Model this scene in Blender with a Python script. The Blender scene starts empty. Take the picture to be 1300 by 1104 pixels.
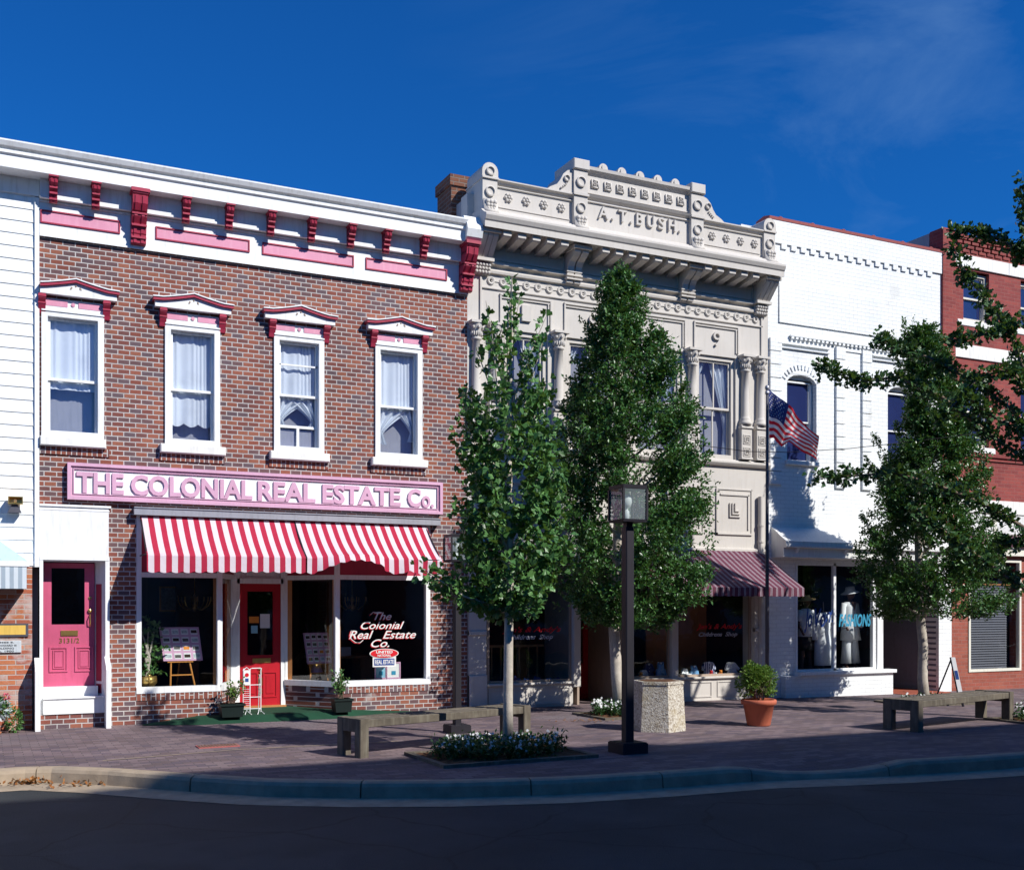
import bpy, math, random
from mathutils import Vector, Matrix
PI=math.pi; R=math.radians
random.seed(7)
S=bpy.context.scene; C=S.collection
# ------------------------------------------------------------------ camera
FPX=1370.0; YAW=R(26.07); CD=16.0; CH=1.66; HY=770.0
sn,cs=math.sin(YAW),math.cos(YAW)
def X(px,Y=0.0):
    u=(px-650)/FPX
    return (sn+u*cs)/(cs-u*sn)*(CD+Y)
def Z(px,py,Y=0.0):
    u=(px-650)/FPX
    return CH+(HY-py)/FPX*(CD+Y)/(cs-u*sn)
def P3(px,py,t):
    u=(px-650)/FPX
    return Vector(((sn+u*cs)*t,(cs-u*sn)*t-CD,CH+(HY-py)/FPX*t))
cam=bpy.data.cameras.new('camera'); co=bpy.data.objects.new('camera',cam); C.objects.link(co)
co.location=(0,-CD,CH); co.rotation_euler=(PI/2,0,-YAW)
cam.sensor_width=36; cam.lens=FPX/1300*36; cam.shift_y=(HY-552)/1300; cam.clip_end=2000; cam.clip_start=.05
S.camera=co
# ------------------------------------------------------------------ materials
class NT:
    def __init__(s,name):
        s.m=bpy.data.materials.new(name); s.m.use_nodes=True; s.t=s.m.node_tree; s.n=s.t.nodes; s.l=s.t.links
        s.b=s.n['Principled BSDF']; s.out=s.n['Material Output']
    def node(s,ty,**k):
        n=s.n.new(ty)
        for a,v in k.items():
            if a[0]=='_': setattr(n,a[1:],v)
            else: n.inputs[a.replace('_',' ')].default_value=v
        return n
    def link(s,a,b): s.l.new(a,b)
    def math(s,op,a,b=None):
        n=s.n.new('ShaderNodeMath'); n.operation=op
        for i,v in enumerate((a,b)):
            if v is None: continue
            if hasattr(v,'links'): s.link(v,n.inputs[i])
            else: n.inputs[i].default_value=v
        return n.outputs[0]
    def mix(s,f,a,b,bt='MIX'):
        n=s.n.new('ShaderNodeMix'); n.data_type='RGBA'; n.blend_type=bt
        for i,v in ((0,f),(6,a),(7,b)):
            if hasattr(v,'links'): s.link(v,n.inputs[i])
            elif i==0: n.inputs[i].default_value=v
            else: n.inputs[i].default_value=(v[0],v[1],v[2],1)
        return n.outputs[2]
    def ramp(s,f,stops,interp='LINEAR'):
        n=s.n.new('ShaderNodeValToRGB'); r=n.color_ramp; r.interpolation=interp
        while len(r.elements)<len(stops): r.elements.new(.5)
        for e,(p,c) in zip(r.elements,stops):
            e.position=p; e.color=(c[0],c[1],c[2],1) if hasattr(c,'__len__') else (c,c,c,1)
        s.link(f,n.inputs[0]); return n.outputs[0]
    def bump(s,h,strength=.3,dist=.01):
        n=s.n.new('ShaderNodeBump'); n.inputs['Strength'].default_value=strength; n.inputs['Distance'].default_value=dist
        s.link(h,n.inputs['Height']); s.link(n.outputs[0],s.b.inputs['Normal']); return n
    def coord(s): return s.n.new('ShaderNodeTexCoord').outputs['Object']
    def noise(s,vec,scale,detail=4,rough=.6):
        n=s.n.new('ShaderNodeTexNoise'); n.inputs['Scale'].default_value=scale; n.inputs['Detail'].default_value=detail
        n.inputs['Roughness'].default_value=rough
        s.link(vec,n.inputs['Vector']); return n.outputs[0]
    def scaled(s,vec,sc):
        n=s.n.new('ShaderNodeMapping'); n.inputs['Scale'].default_value=sc; s.link(vec,n.inputs[0]); return n.outputs[0]
MATS={}
def paint(name,col,rough=.6,var=.12,dirt=None,bump=.15,spec=.3,metal=0,streak=True,scale=1.3):
    if name in MATS: return MATS[name]
    t=NT(name); co_=t.coord(); col=tuple(col)
    n1=t.noise(co_,scale,6); n2=t.noise(t.scaled(co_,(9,9,1.1)) if streak else co_,2.2,5)
    a=tuple(c*(1-var) for c in col); b=tuple(min(1,c*(1+var*.5)) for c in col)
    c1=t.ramp(n1,[(.3,a),(.65,b)])
    d=dirt or tuple(c*.62 for c in col)
    f=t.ramp(n2,[(.50,0),(.80,.6)])
    c2=t.mix(f,c1,d)
    t.link(c2,t.b.inputs['Base Color'])
    t.b.inputs['Roughness'].default_value=rough; t.b.inputs['Specular IOR Level'].default_value=spec; t.b.inputs['Metallic'].default_value=metal
    if bump: t.bump(t.noise(co_,60,3),bump,.004)
    MATS[name]=t.m; return t.m
def brick(name,cols,mortar,bw=.158,bh=.0675,ms=.008,bump=.6,rough=.85,floor=False,rot=False,patch=None,soldier=False,off=(0,0,0)):
    t=NT(name); geo=t.coord(); sp=t.n.new('ShaderNodeSeparateXYZ'); t.link(geo,sp.inputs[0])
    cb=t.n.new('ShaderNodeCombineXYZ')
    if floor:
        t.link(sp.outputs[0],cb.inputs[0]); t.link(sp.outputs[1],cb.inputs[1])
    else:
        u=t.math('ADD',sp.outputs[0],sp.outputs[1])
        if soldier: t.link(u,cb.inputs[1]); t.link(sp.outputs[2],cb.inputs[0])
        else: t.link(u,cb.inputs[0]); t.link(sp.outputs[2],cb.inputs[1])
    # wobble
    wn=t.n.new('ShaderNodeTexNoise'); wn.inputs['Scale'].default_value=7; wn.inputs['Detail'].default_value=2; t.link(geo,wn.inputs['Vector'])
    vm=t.n.new('ShaderNodeVectorMath'); vm.operation='MULTIPLY_ADD'; vm.inputs[1].default_value=(.010,.007,.01); t.link(wn.outputs['Color'],vm.inputs[0]); t.link(cb.outputs[0],vm.inputs[2])
    bt=t.n.new('ShaderNodeTexBrick'); t.link(vm.outputs[0],bt.inputs['Vector'])
    bt.inputs['Color1'].default_value=(0,0,0,1); bt.inputs['Color2'].default_value=(1,1,1,1); bt.inputs['Mortar'].default_value=(.5,.5,.5,1)
    bt.inputs['Scale'].default_value=1; bt.inputs['Mortar Size'].default_value=ms; bt.inputs['Mortar Smooth'].default_value=.35
    bt.inputs['Brick Width'].default_value=bw; bt.inputs['Row Height'].default_value=bh; bt.inputs['Bias'].default_value=0
    n=len(cols); stops=[(i/n,c) for i,c in enumerate(cols)]
    c=t.ramp(bt.outputs['Color'],stops,'CONSTANT')
    big=t.noise(geo,.9,4); fine=t.noise(geo,45,4)
    c=t.mix(.55,c,t.ramp(fine,[(.25,.35),(.7,.65)]),'OVERLAY')
    c=t.mix(.75,c,t.ramp(big,[(.3,.36),(.7,.62)]),'OVERLAY')
    if patch:
        pf=t.ramp(t.noise(geo,patch[1],5),[(patch[2],0),(patch[2]+.1,.75)])
        c=t.mix(pf,c,patch[0])
    mc=t.mix(t.ramp(t.noise(geo,3,5),[(.3,0),(.7,1)]),mortar,tuple(v*.7 for v in mortar))
    c=t.mix(bt.outputs['Fac'],c,mc)
    t.link(c,t.b.inputs['Base Color']); t.b.inputs['Roughness'].default_value=rough; t.b.inputs['Specular IOR Level'].default_value=.2
    h=t.math('SUBTRACT',1.0,bt.outputs['Fac']); h=t.math('ADD',h,t.math('MULTIPLY',fine,.35))
    t.bump(h,bump,.008)
    MATS[name]=t.m; return t.m
def glass(name,tint=(.9,.95,1),gloss=.14,body=None,bodyf=0):
    t=NT(name); n=t.n
    tr=n.new('ShaderNodeBsdfTransparent'); tr.inputs[0].default_value=(*tint,1)
    gl=n.new('ShaderNodeBsdfGlossy'); gl.inputs['Roughness'].default_value=.015; gl.inputs[0].default_value=(1,1,1,1)
    geo=t.coord(); bn=n.new('ShaderNodeBump'); bn.inputs['Strength'].default_value=.10; bn.inputs['Distance'].default_value=.02
    t.link(t.noise(geo,2.6,2),bn.inputs['Height']); t.link(bn.outputs[0],gl.inputs['Normal'])
    lw=n.new('ShaderNodeLayerWeight'); lw.inputs[0].default_value=.5
    f=t.math('ADD',t.math('MULTIPLY',t.math('POWER',lw.outputs['Facing'],4.0),.7),gloss)
    mx=n.new('ShaderNodeMixShader'); t.link(f,mx.inputs[0]); 
    if body:
        df=n.new('ShaderNodeBsdfDiffuse'); df.inputs[0].default_value=(*body,1)
        m2=n.new('ShaderNodeMixShader'); m2.inputs[0].default_value=bodyf; t.link(tr.outputs[0],m2.inputs[1]); t.link(df.outputs[0],m2.inputs[2])
        t.link(m2.outputs[0],mx.inputs[1])
    else: t.link(tr.outputs[0],mx.inputs[1])
    t.link(gl.outputs[0],mx.inputs[2]); t.link(mx.outputs[0],t.out.inputs[0])
    MATS[name]=t.m; return t.m
def leafmat(name,cols,rough=.45,trans=.25,spec=.5):
    t=NT(name); g=t.n.new('ShaderNodeNewGeometry')
    c=t.ramp(g.outputs['Random Per Island'],[(i/(len(cols)-1),c) for i,c in enumerate(cols)])
    t.link(c,t.b.inputs['Base Color']); t.b.inputs['Roughness'].default_value=rough; t.b.inputs['Specular IOR Level'].default_value=spec
    tl=t.n.new('ShaderNodeBsdfTranslucent'); cc=t.mix(.5,c,(.25,.4,.03)); t.link(cc,tl.inputs[0])
    mx=t.n.new('ShaderNodeMixShader'); mx.inputs[0].default_value=trans; t.link(t.b.outputs[0],mx.inputs[1]); t.link(tl.outputs[0],mx.inputs[2]); t.link(mx.outputs[0],t.out.inputs[0])
    MATS[name]=t.m; return t.m
def stripes(name,cols,widths,rough=.8,axis=0,phase=0.0,trans=.15,wob=0.004):
    """repeating stripes along an axis; cols/widths list"""
    t=NT(name); geo=t.coord(); sp=t.n.new('ShaderNodeSeparateXYZ'); t.link(geo,sp.inputs[0])
    per=sum(widths); v=t.math('ADD',sp.outputs[axis],phase+100*per)
    v=t.math('ADD',v,t.math('MULTIPLY',t.noise(geo,9,2),wob))
    v=t.math('DIVIDE',v,per); v=t.math('FRACT',v)
    st=[];p=0
    for c,w in zip(cols,widths): st.append((p/per,c)); p+=w
    c=t.ramp(v,st,'CONSTANT')
    c=t.mix(.25,c,t.ramp(t.noise(t.scaled(geo,(3,3,1)),2.5,5),[(.3,.4),(.7,.62)]),'OVERLAY')
    t.link(c,t.b.inputs['Base Color']); t.b.inputs['Roughness'].default_value=rough; t.b.inputs['Specular IOR Level'].default_value=.15
    t.bump(t.noise(geo,5,3),.25,.03)
    tl=t.n.new('ShaderNodeBsdfTranslucent'); t.link(c,tl.inputs[0])
    mx=t.n.new('ShaderNodeMixShader'); mx.inputs[0].default_value=trans; t.link(t.b.outputs[0],mx.inputs[1]); t.link(tl.outputs[0],mx.inputs[2]); t.link(mx.outputs[0],t.out.inputs[0])
    MATS[name]=t.m; return t.m
M=MATS
paint('white',(.78,.79,.79),.55,.07,(.50,.49,.45)); paint('white_clap',(.79,.81,.81),.55,.06,(.58,.57,.54))
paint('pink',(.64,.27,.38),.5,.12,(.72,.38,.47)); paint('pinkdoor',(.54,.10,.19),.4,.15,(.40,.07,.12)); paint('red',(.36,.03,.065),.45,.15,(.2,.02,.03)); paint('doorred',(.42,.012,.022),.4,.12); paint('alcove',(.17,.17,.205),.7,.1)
paint('signpink',(.62,.36,.49),.5,.12,(.48,.24,.33)); paint('sillwhite',(.78,.77,.73),.7,.1)
paint('stone',(.55,.515,.47),.75,.08,(.45,.41,.36),.3,scale=1.0); paint('stonedark',(.24,.19,.15),.7,.1)
paint('trimtan',(.36,.28,.22),.6,.1)
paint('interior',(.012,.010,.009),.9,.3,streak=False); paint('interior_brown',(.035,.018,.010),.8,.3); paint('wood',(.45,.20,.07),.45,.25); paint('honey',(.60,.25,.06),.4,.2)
paint('brass',(.75,.50,.16),.3,.1,metal=.9); paint('darkmetal',(.022,.020,.026),.45,.2); paint('polegrey',(.08,.08,.10),.5,.2)
paint('alum',(.40,.40,.44),.4,.1,metal=.5); paint('chrome',(.7,.7,.72),.2,.05,metal=.9)
paint('concrete',(.35,.275,.195),.9,.22,(.18,.17,.15),.5,streak=False,scale=6); paint('terracotta',(.48,.13,.07),.75,.12); paint('terra2',(.55,.22,.10),.8,.15)
paint('blackplastic',(.010,.018,.016),.4,.1); paint('purple',(.16,.06,.09),.6,.1); paint('cream',(.72,.70,.60),.6,.06); paint('carpet',(.010,.055,.028),.95,.3,streak=False)
paint('roof',(.12,.11,.10),.9,.2,streak=False); paint('skin_dark',(.12,.055,.035),.5,.05,bump=0); paint('cloth_white',(.78,.79,.80),.85,.06,streak=False)
paint('cloth_black',(.012,.012,.014),.8,.1); paint('cloth_blue',(.20,.42,.70),.85,.1,streak=False); paint('cloth_navy',(.03,.05,.16),.85,.1); paint('toy_red',(.6,.02,.02),.5,.05); paint('toy_yellow',(.75,.5,.04),.5,.05); paint('toy_orange',(.75,.25,.03),.6,.05); paint('teal',(.02,.28,.25),.6,.05)
paint('paper',(.75,.75,.72),.8,.03,streak=False); paint('paperblue',(.25,.5,.62),.7,.05); paint('photo_dark',(.10,.09,.08),.5,.6,(.4,.45,.4),scale=30,streak=False); paint('photo_light',(.45,.52,.52),.5,.5,(.15,.16,.12),scale=30,streak=False)
paint('copingred',(.36,.10,.09),.6,.1); paint('awning_blue',(.42,.55,.66),.45,.06); paint('plaque',(.52,.56,.58),.5,.06); paint('plaque_yellow',(.70,.46,.10),.5,.1); paint('ink',(.03,.03,.035),.6,0,bump=0)
paint('hatstraw',(.55,.36,.14),.8,.2); paint('bluepaint',(.02,.06,.25),.5,0,bump=0); paint('cyanpaint',(.04,.27,.42),.5,0,bump=0); paint('redpaint',(.6,.01,.02),.5,0,bump=0); paint('graypaint',(.45,.45,.5),.5,0,bump=0)
paint('mulch',(.10,.045,.02),.95,.4,streak=False,scale=20,bump=.8); paint('timber',(.12,.10,.075),.85,.4,(.24,.225,.17),.5,scale=4)
paint('bark',(.48,.43,.36),.9,.25,(.20,.15,.12),.8,scale=9); paint('barkdark',(.17,.12,.085),.9,.3,(.3,.26,.2),.8,scale=7)
paint('grayside',(.34,.34,.36),.8,.1); paint('whitecorr',(.72,.72,.70),.5,.1)
paint('lampwhite',(.8,.8,.78),.4,0,bump=0); paint('curtain',(.74,.78,.80),.85,.05,streak=False,bump=0); paint('blind',(.10,.10,.12),.6,.08)
BC=[(.235,.078,.054),(.27,.095,.064),(.14,.080,.082),(.21,.068,.05),(.125,.085,.095),(.19,.068,.056),(.28,.105,.068),(.155,.068,.062)]
brick('brickA',[tuple(v*.93 for v in c) for c in BC],(.52,.49,.47),ms=.0084,patch=((.5,.46,.44),1.1,.68))
brick('brick_soldier',BC,(.58,.55,.52),bw=.20,bh=.066,ms=.008,soldier=True)
brick('brick_old',[(.38,.11,.055),(.42,.15,.07),(.33,.10,.06),(.40,.24,.19)],(.50,.44,.40),bw=.21,bh=.068,ms=.008,patch=((.48,.42,.40),2.2,.52))
brick('brick_white',[(.78,.80,.80),(.76,.78,.78),(.79,.80,.79)],(.73,.75,.75),bw=.205,bh=.075,ms=.005,bump=.45,patch=((.64,.64,.61),1.6,.60))
brick('brick_red',[(.25,.058,.052),(.28,.066,.056),(.22,.052,.048)],(.30,.12,.105),bw=.205,bh=.075,ms=.006,bump=.4)
brick('brick_red_low',[(.30,.085,.06),(.27,.08,.055),(.32,.10,.068)],(.34,.17,.14),bw=.205,bh=.075,ms=.006,bump=.4)
brick('brick_chimney',[(.15,.065,.04),(.18,.075,.045),(.11,.05,.04)],(.22,.17,.14),bw=.205,bh=.07,ms=.01)
brick('paver',[(.140,.104,.112),(.115,.088,.104),(.172,.125,.13),(.135,.098,.10),(.19,.142,.145)],(.095,.08,.085),bw=.20,bh=.10,ms=.006,bump=.35,floor=True,rough=.8,patch=((.19,.16,.17),.35,.58))
brick('tile_red',[(.34,.09,.05),(.30,.08,.05)],(.2,.1,.07),bw=.2,bh=.2,ms=.006,floor=True)
glass('glass_shop',(.92,.95,.96),.075); glass('glass_house',(.93,.96,1),.06,(.04,.07,.30),.15); glass('glass_navy',(.3,.35,.6),.05,(.022,.034,.12),.80); glass('glass_lamp',(.85,.9,.9),.05,(.42,.50,.50),.22)  # reflected sky is painted into the blue diffuse body of house and navy panes
stripes('awn_red',[(.43,.025,.06),(.68,.60,.64)],[.078,.078],phase=.0)
stripes('awn_purple',[(.125,.038,.062),(.37,.32,.36),(.11,.038,.06),(.37,.32,.36),(.13,.04,.065)],[.068,.012,.014,.012,.010],phase=0,trans=.1)
stripes('awn_bluestripe',[(.35,.42,.48),(.62,.68,.72)],[.05,.05],trans=.1,rough=.5)
stripes('clapside',[(.07,.065,.085),(.12,.11,.135)],[.012,.05],axis=2,trans=0)
stripes('gingham',[(.03,.04,.16),(.6,.62,.7)],[.02,.02],trans=0)
leafmat('leaf_ginkgo',[(.03,.085,.022),(.075,.18,.04),(.055,.15,.045),(.13,.28,.08)],.42,.2,.4)
leafmat('leaf_ginkgo_dark',[(.025,.07,.02),(.045,.11,.03),(.04,.10,.035)],.42,.15,.4)
leafmat('leaf_holly',[(.022,.07,.014),(.045,.14,.025),(.035,.105,.025),(.085,.20,.04)],.38,.14,.5)
leafmat('leaf_shrub',[(.05,.12,.02),(.10,.20,.03),(.16,.22,.04)],.5,.2,.3)
leafmat('leaf_flower',[(.02,.06,.02),(.04,.10,.03)],.5,.15,.3)
leafmat('leaf_silver',[(.35,.42,.42),(.5,.55,.55)],.6,.1,.2)
leafmat('petal_white',[(.7,.7,.72),(.8,.8,.8)],.7,.2,.1)
leafmat('petal_pink',[(.7,.12,.2),(.75,.25,.3)],.7,.2,.1)
leafmat('dryleaf',[(.30,.12,.04),(.20,.08,.03),(.4,.2,.08)],.8,.1,.1)
t=NT('aggregate'); g_=t.coord(); vo=t.n.new('ShaderNodeTexVoronoi'); vo.inputs['Scale'].default_value=55; t.link(g_,vo.inputs['Vector'])
c_=t.ramp(vo.outputs['Color'],[(0,(.16,.12,.09)),(.3,(.36,.31,.24)),(.6,(.50,.46,.38)),(1,(.62,.58,.5))])
c_=t.mix(t.ramp(t.noise(g_,3,5),[(.5,0),(.7,.45)]),c_,(.36,.27,.10)); t.link(c_,t.b.inputs['Base Color']); t.b.inputs['Roughness'].default_value=.9
t.bump(vo.outputs['Distance'],.4,.01); M['aggregate']=t.m
t=NT('asphalt'); g_=t.coord(); c_=t.ramp(t.noise(g_,1.1,6),[(.3,(.014,.018,.020)),(.7,(.030,.036,.040))]); c_=t.mix(.5,c_,t.ramp(t.noise(g_,120,2),[(.3,.2),(.75,.85)]),'OVERLAY')
vc=t.n.new('ShaderNodeTexVoronoi'); vc.feature='DISTANCE_TO_EDGE'; vc.inputs['Scale'].default_value=.55; mp_=t.n.new('ShaderNodeVectorMath'); mp_.operation='MULTIPLY_ADD'; mp_.inputs[1].default_value=(.5,.5,0)
ns_=t.n.new('ShaderNodeTexNoise'); ns_.inputs['Scale'].default_value=1.7; ns_.inputs['Detail'].default_value=5; t.link(g_,ns_.inputs['Vector']); t.link(ns_.outputs['Color'],mp_.inputs[0]); t.link(g_,mp_.inputs[2]); t.link(mp_.outputs[0],vc.inputs['Vector'])
c_=t.mix(t.ramp(vc.outputs['Distance'],[(0,1),(.012,0)]),c_,(.006,.006,.007)); c_=t.mix(t.ramp(t.noise(g_,.5,3),[(.55,0),(.6,.5)]),c_,(.045,.05,.052))
t.link(c_,t.b.inputs['Base Color']); t.b.inputs['Roughness'].default_value=.8; t.bump(t.noise(g_,110,3),.9,.012); M['asphalt']=t.m
# flag cloth: stripes + canton driven by a UV-like attribute
# ------------------------------------------------------------------ mesh helper
class MB:
    def __init__(s): s.v=[]; s.f=[]
    def add(s,vs,fs):
        o=len(s.v); s.v+= [tuple(v) for v in vs]; s.f+=[tuple(i+o for i in f) for f in fs]; return s
    def box(s,x0,x1,y0,y1,z0,z1):
        return s.add([(x0,y0,z0),(x1,y0,z0),(x1,y1,z0),(x0,y1,z0),(x0,y0,z1),(x1,y0,z1),(x1,y1,z1),(x0,y1,z1)],
          [(0,3,2,1),(4,5,6,7),(0,1,5,4),(1,2,6,5),(2,3,7,6),(3,0,4,7)])
    def bbox(s,x0,x1,y0,y1,z0,z1,b=.01):
        """box with chamfered front (-Y) edges"""
        return s.add([(x0,y1,z0),(x1,y1,z0),(x1,y1,z1),(x0,y1,z1),(x0,y0+b,z0),(x1,y0+b,z0),(x1,y0+b,z1),(x0,y0+b,z1),(x0+b,y0,z0+b),(x1-b,y0,z0+b),(x1-b,y0,z1-b),(x0+b,y0,z1-b)],
          [(0,3,2,1),(0,1,5,4),(1,2,6,5),(2,3,7,6),(3,0,4,7),(4,5,9,8),(5,6,10,9),(6,7,11,10),(7,4,8,11),(8,9,10,11)])
    def prism_x(s,prof,x0,x1):
        """prof list of (y,z) extruded along x"""
        n=len(prof); vs=[(x0,y,z) for y,z in prof]+[(x1,y,z) for y,z in prof]
        fs=[(i,(i+1)%n,(i+1)%n+n,i+n) for i in range(n)]+[tuple(range(n))[::-1],tuple(range(n,2*n))]
        return s.add(vs,fs)
    def prism_y(s,prof,y0,y1):
        n=len(prof); vs=[(x,y0,z) for x,z in prof]+[(x,y1,z) for x,z in prof]
        fs=[(i,(i+1)%n,(i+1)%n+n,i+n) for i in range(n)]+[tuple(range(n))[::-1],tuple(range(n,2*n))]
        return s.add(vs,fs)
    def prism_z(s,prof,z0,z1,scale=1.0,c=(0,0)):
        n=len(prof); vs=[(x,y,z0) for x,y in prof]+[((x-c[0])*scale+c[0],(y-c[1])*scale+c[1],z1) for x,y in prof]
        fs=[(i,(i+1)%n,(i+1)%n+n,i+n) for i in range(n)]+[tuple(range(n))[::-1],tuple(range(n,2*n))]
        return s.add(vs,fs)
    def lathe(s,prof,c=(0,0,0),n=20,axis='z',sx=1,sy=1):
        """prof list of (r,h)"""
        vs=[]
        for r,h in prof:
            for k in range(n):
                a=2*PI*k/n; p=(r*math.cos(a)*sx,r*math.sin(a)*sy,h)
                if axis=='y': p=(p[0],-p[2],p[1])
                vs.append((p[0]+c[0],p[1]+c[1],p[2]+c[2]))
        fs=[]
        for i in range(len(prof)-1):
            for k in range(n): a=i*n+k; b=i*n+(k+1)%n; fs.append((a,b,b+n,a+n))
        fs.append(tuple(range(n))[::-1]); L=(len(prof)-1)*n; fs.append(tuple(range(L,L+n)))
        return s.add(vs,fs)
    def tube(s,pts,rad,n=8,cap=True):
        pts=[Vector(p) for p in pts]; 
        if not hasattr(rad,'__len__'): rad=[rad]*len(pts)
        vs=[];fs=[]; ref=None
        for i,p in enumerate(pts):
            d=(pts[min(i+1,len(pts)-1)]-pts[max(i-1,0)])
            if d.length<1e-9: d=Vector((0,0,1))
            d.normalize()
            if ref is None: ref=Vector((1,0,0)) if abs(d.x)<.9 else Vector((0,1,0))
            a=d.cross(ref); 
            if a.length<1e-6: a=d.orthogonal()
            a.normalize(); b=d.cross(a); ref=b.cross(d) if False else ref
            for k in range(n):
                t_=2*PI*k/n; vs.append(p+(a*math.cos(t_)+b*math.sin(t_))*rad[i])
        for i in range(len(pts)-1):
            for k in range(n): a=i*n+k; b=i*n+(k+1)%n; fs.append((a,b,b+n,a+n))
        if cap: fs.append(tuple(range(n))[::-1]); L=(len(pts)-1)*n; fs.append(tuple(range(L,L+n)))
        return s.add(vs,fs)
    def ell(s,c,rx,ry,rz,n=12,m=8):
        vs=[];fs=[]
        for i in range(m+1):
            ph=-PI/2+PI*i/m
            for k in range(n):
                a=2*PI*k/n; vs.append((c[0]+rx*math.cos(ph)*math.cos(a),c[1]+ry*math.cos(ph)*math.sin(a),c[2]+rz*math.sin(ph)))
        for i in range(m):
            for k in range(n): a=i*n+k; b=i*n+(k+1)%n; fs.append((a,b,b+n,a+n))
        return s.add(vs,fs)
    def frame(s,x0,x1,z0,z1,w,y0,y1,b=0):
        """picture frame of width w"""
        for a in ((x0,x0+w,z0,z1),(x1-w,x1,z0,z1),(x0+w,x1-w,z0,z0+w),(x0+w,x1-w,z1-w,z1)): s.box(a[0],a[1],y0,y1,a[2],a[3])
        return s
    def grid(s,fn,nu,nv):
        vs=[fn(i/nu,j/nv) for j in range(nv+1) for i in range(nu+1)]
        fs=[(j*(nu+1)+i,j*(nu+1)+i+1,(j+1)*(nu+1)+i+1,(j+1)*(nu+1)+i) for j in range(nv) for i in range(nu)]
        return s.add(vs,fs)
    def xform(s,M_):
        s.v=[tuple(M_@Vector(v)) for v in s.v]; return s
    def merge(s,o): return s.add(o.v,o.f)
    def build(s,name,m,parent=None,smooth=False,**tags):
        base=Vector((0,0,0))
        if parent is not None: base=BASE[parent.name]
        me=bpy.data.meshes.new(name); me.from_pydata([tuple(Vector(v)-base) for v in s.v],[],s.f)
        mm=m if not isinstance(m,str) else MATS[m]
        me.materials.append(mm)
        if smooth: me.polygons.foreach_set('use_smooth',[True]*len(me.polygons))
        me.update()
        o=bpy.data.objects.new(name,me); C.objects.link(o)
        if parent is not None: o.parent=parent
        BASE[o.name]=base
        tag(o,**tags); return o
BASE={}
def tag(o,label=None,cat=None,group=None,kind=None):
    if label: o['label']=label
    if cat: o['category']=cat
    if group: o['group']=group
    if kind: o['kind']=kind
    return o
def thing(name,loc,label,cat,group=None):
    o=bpy.data.objects.new(name,None); C.objects.link(o); o.location=loc; o.empty_display_size=.1
    BASE[o.name]=Vector(loc); return tag(o,label,cat,group)
def solo(mb,name,m,loc,smooth=False,**tags):
    """a thing that is one mesh with its origin at loc"""
    o=mb.build(name,m,None,smooth,**tags); L=Vector(loc)
    for v in o.data.vertices: v.co-=L
    o.location=L; BASE[o.name]=L; return o
def wall(x0,x1,z0,z1,holes,y0=0.0,y1=.25,mb=None):
    mb=mb or MB(); xs=sorted({x0,x1}|{h[0] for h in holes}|{h[1] for h in holes}); zs=sorted({z0,z1}|{h[2] for h in holes}|{h[3] for h in holes})
    for i in range(len(xs)-1):
        for j in range(len(zs)-1):
            cx,cz=(xs[i]+xs[i+1])/2,(zs[j]+zs[j+1])/2
            if any(h[0]<cx<h[1] and h[2]<cz<h[3] for h in holes): continue
            mb.add([(xs[i],y0,zs[j]),(xs[i+1],y0,zs[j]),(xs[i+1],y0,zs[j+1]),(xs[i],y0,zs[j+1])],[(0,1,2,3)])
            mb.add([(xs[i],y1,zs[j]),(xs[i+1],y1,zs[j]),(xs[i+1],y1,zs[j+1]),(xs[i],y1,zs[j+1])],[(3,2,1,0)])
    for a,b,c,d in list(holes):
        mb.add([(a,y0,c),(a,y1,c),(a,y1,d),(a,y0,d)],[(0,1,2,3)]); mb.add([(b,y0,c),(b,y0,d),(b,y1,d),(b,y1,c)],[(0,1,2,3)])
        mb.add([(a,y0,d),(a,y1,d),(b,y1,d),(b,y0,d)],[(0,1,2,3)])
        if c>z0+.001: mb.add([(a,y0,c),(b,y0,c),(b,y1,c),(a,y1,c)],[(0,1,2,3)])
    mb.add([(x0,y0,z0),(x0,y0,z1),(x0,y1,z1),(x0,y1,z0)],[(0,1,2,3)]); mb.add([(x1,y0,z0),(x1,y1,z0),(x1,y1,z1),(x1,y0,z1)],[(0,1,2,3)])
    mb.add([(x0,y0,z1),(x1,y0,z1),(x1,y1,z1),(x0,y1,z1)],[(0,1,2,3)])
    return mb
def textmb(body,x0,x1,z0,z1,y,depth=.01,bold=0,shear=0,keep=False):
    """letters as a mesh facing -Y, fitted into the rectangle"""
    cu=bpy.data.curves.new('t','FONT'); cu.body=body; cu.extrude=.5; cu.offset=bold; cu.shear=shear; cu.resolution_u=3; cu.align_x='CENTER'
    ob=bpy.data.objects.new('t',cu); C.objects.link(ob); bpy.context.view_layer.update()
    me=bpy.data.meshes.new_from_object(ob.evaluated_get(bpy.context.evaluated_depsgraph_get()))
    vs=[v.co.copy() for v in me.vertices]; fs=[tuple(p.vertices) for p in me.polygons]
    bpy.data.objects.remove(ob); bpy.data.curves.remove(cu); bpy.data.meshes.remove(me)
    ax=min(v.x for v in vs);bx=max(v.x for v in vs);ay=min(v.y for v in vs);by=max(v.y for v in vs)
    sx=(x1-x0)/(bx-ax); sz=(z1-z0)/(by-ay); ox=x0
    if keep: k=min(sx,sz); ox=(x0+x1)/2-k*(bx-ax)/2; sx=sz=k
    mb=MB(); mb.add([(ox+(v.x-ax)*sx,y-(v.z+.5)*depth,z0+(v.y-ay)*sz) for v in vs],fs); return mb
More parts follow.
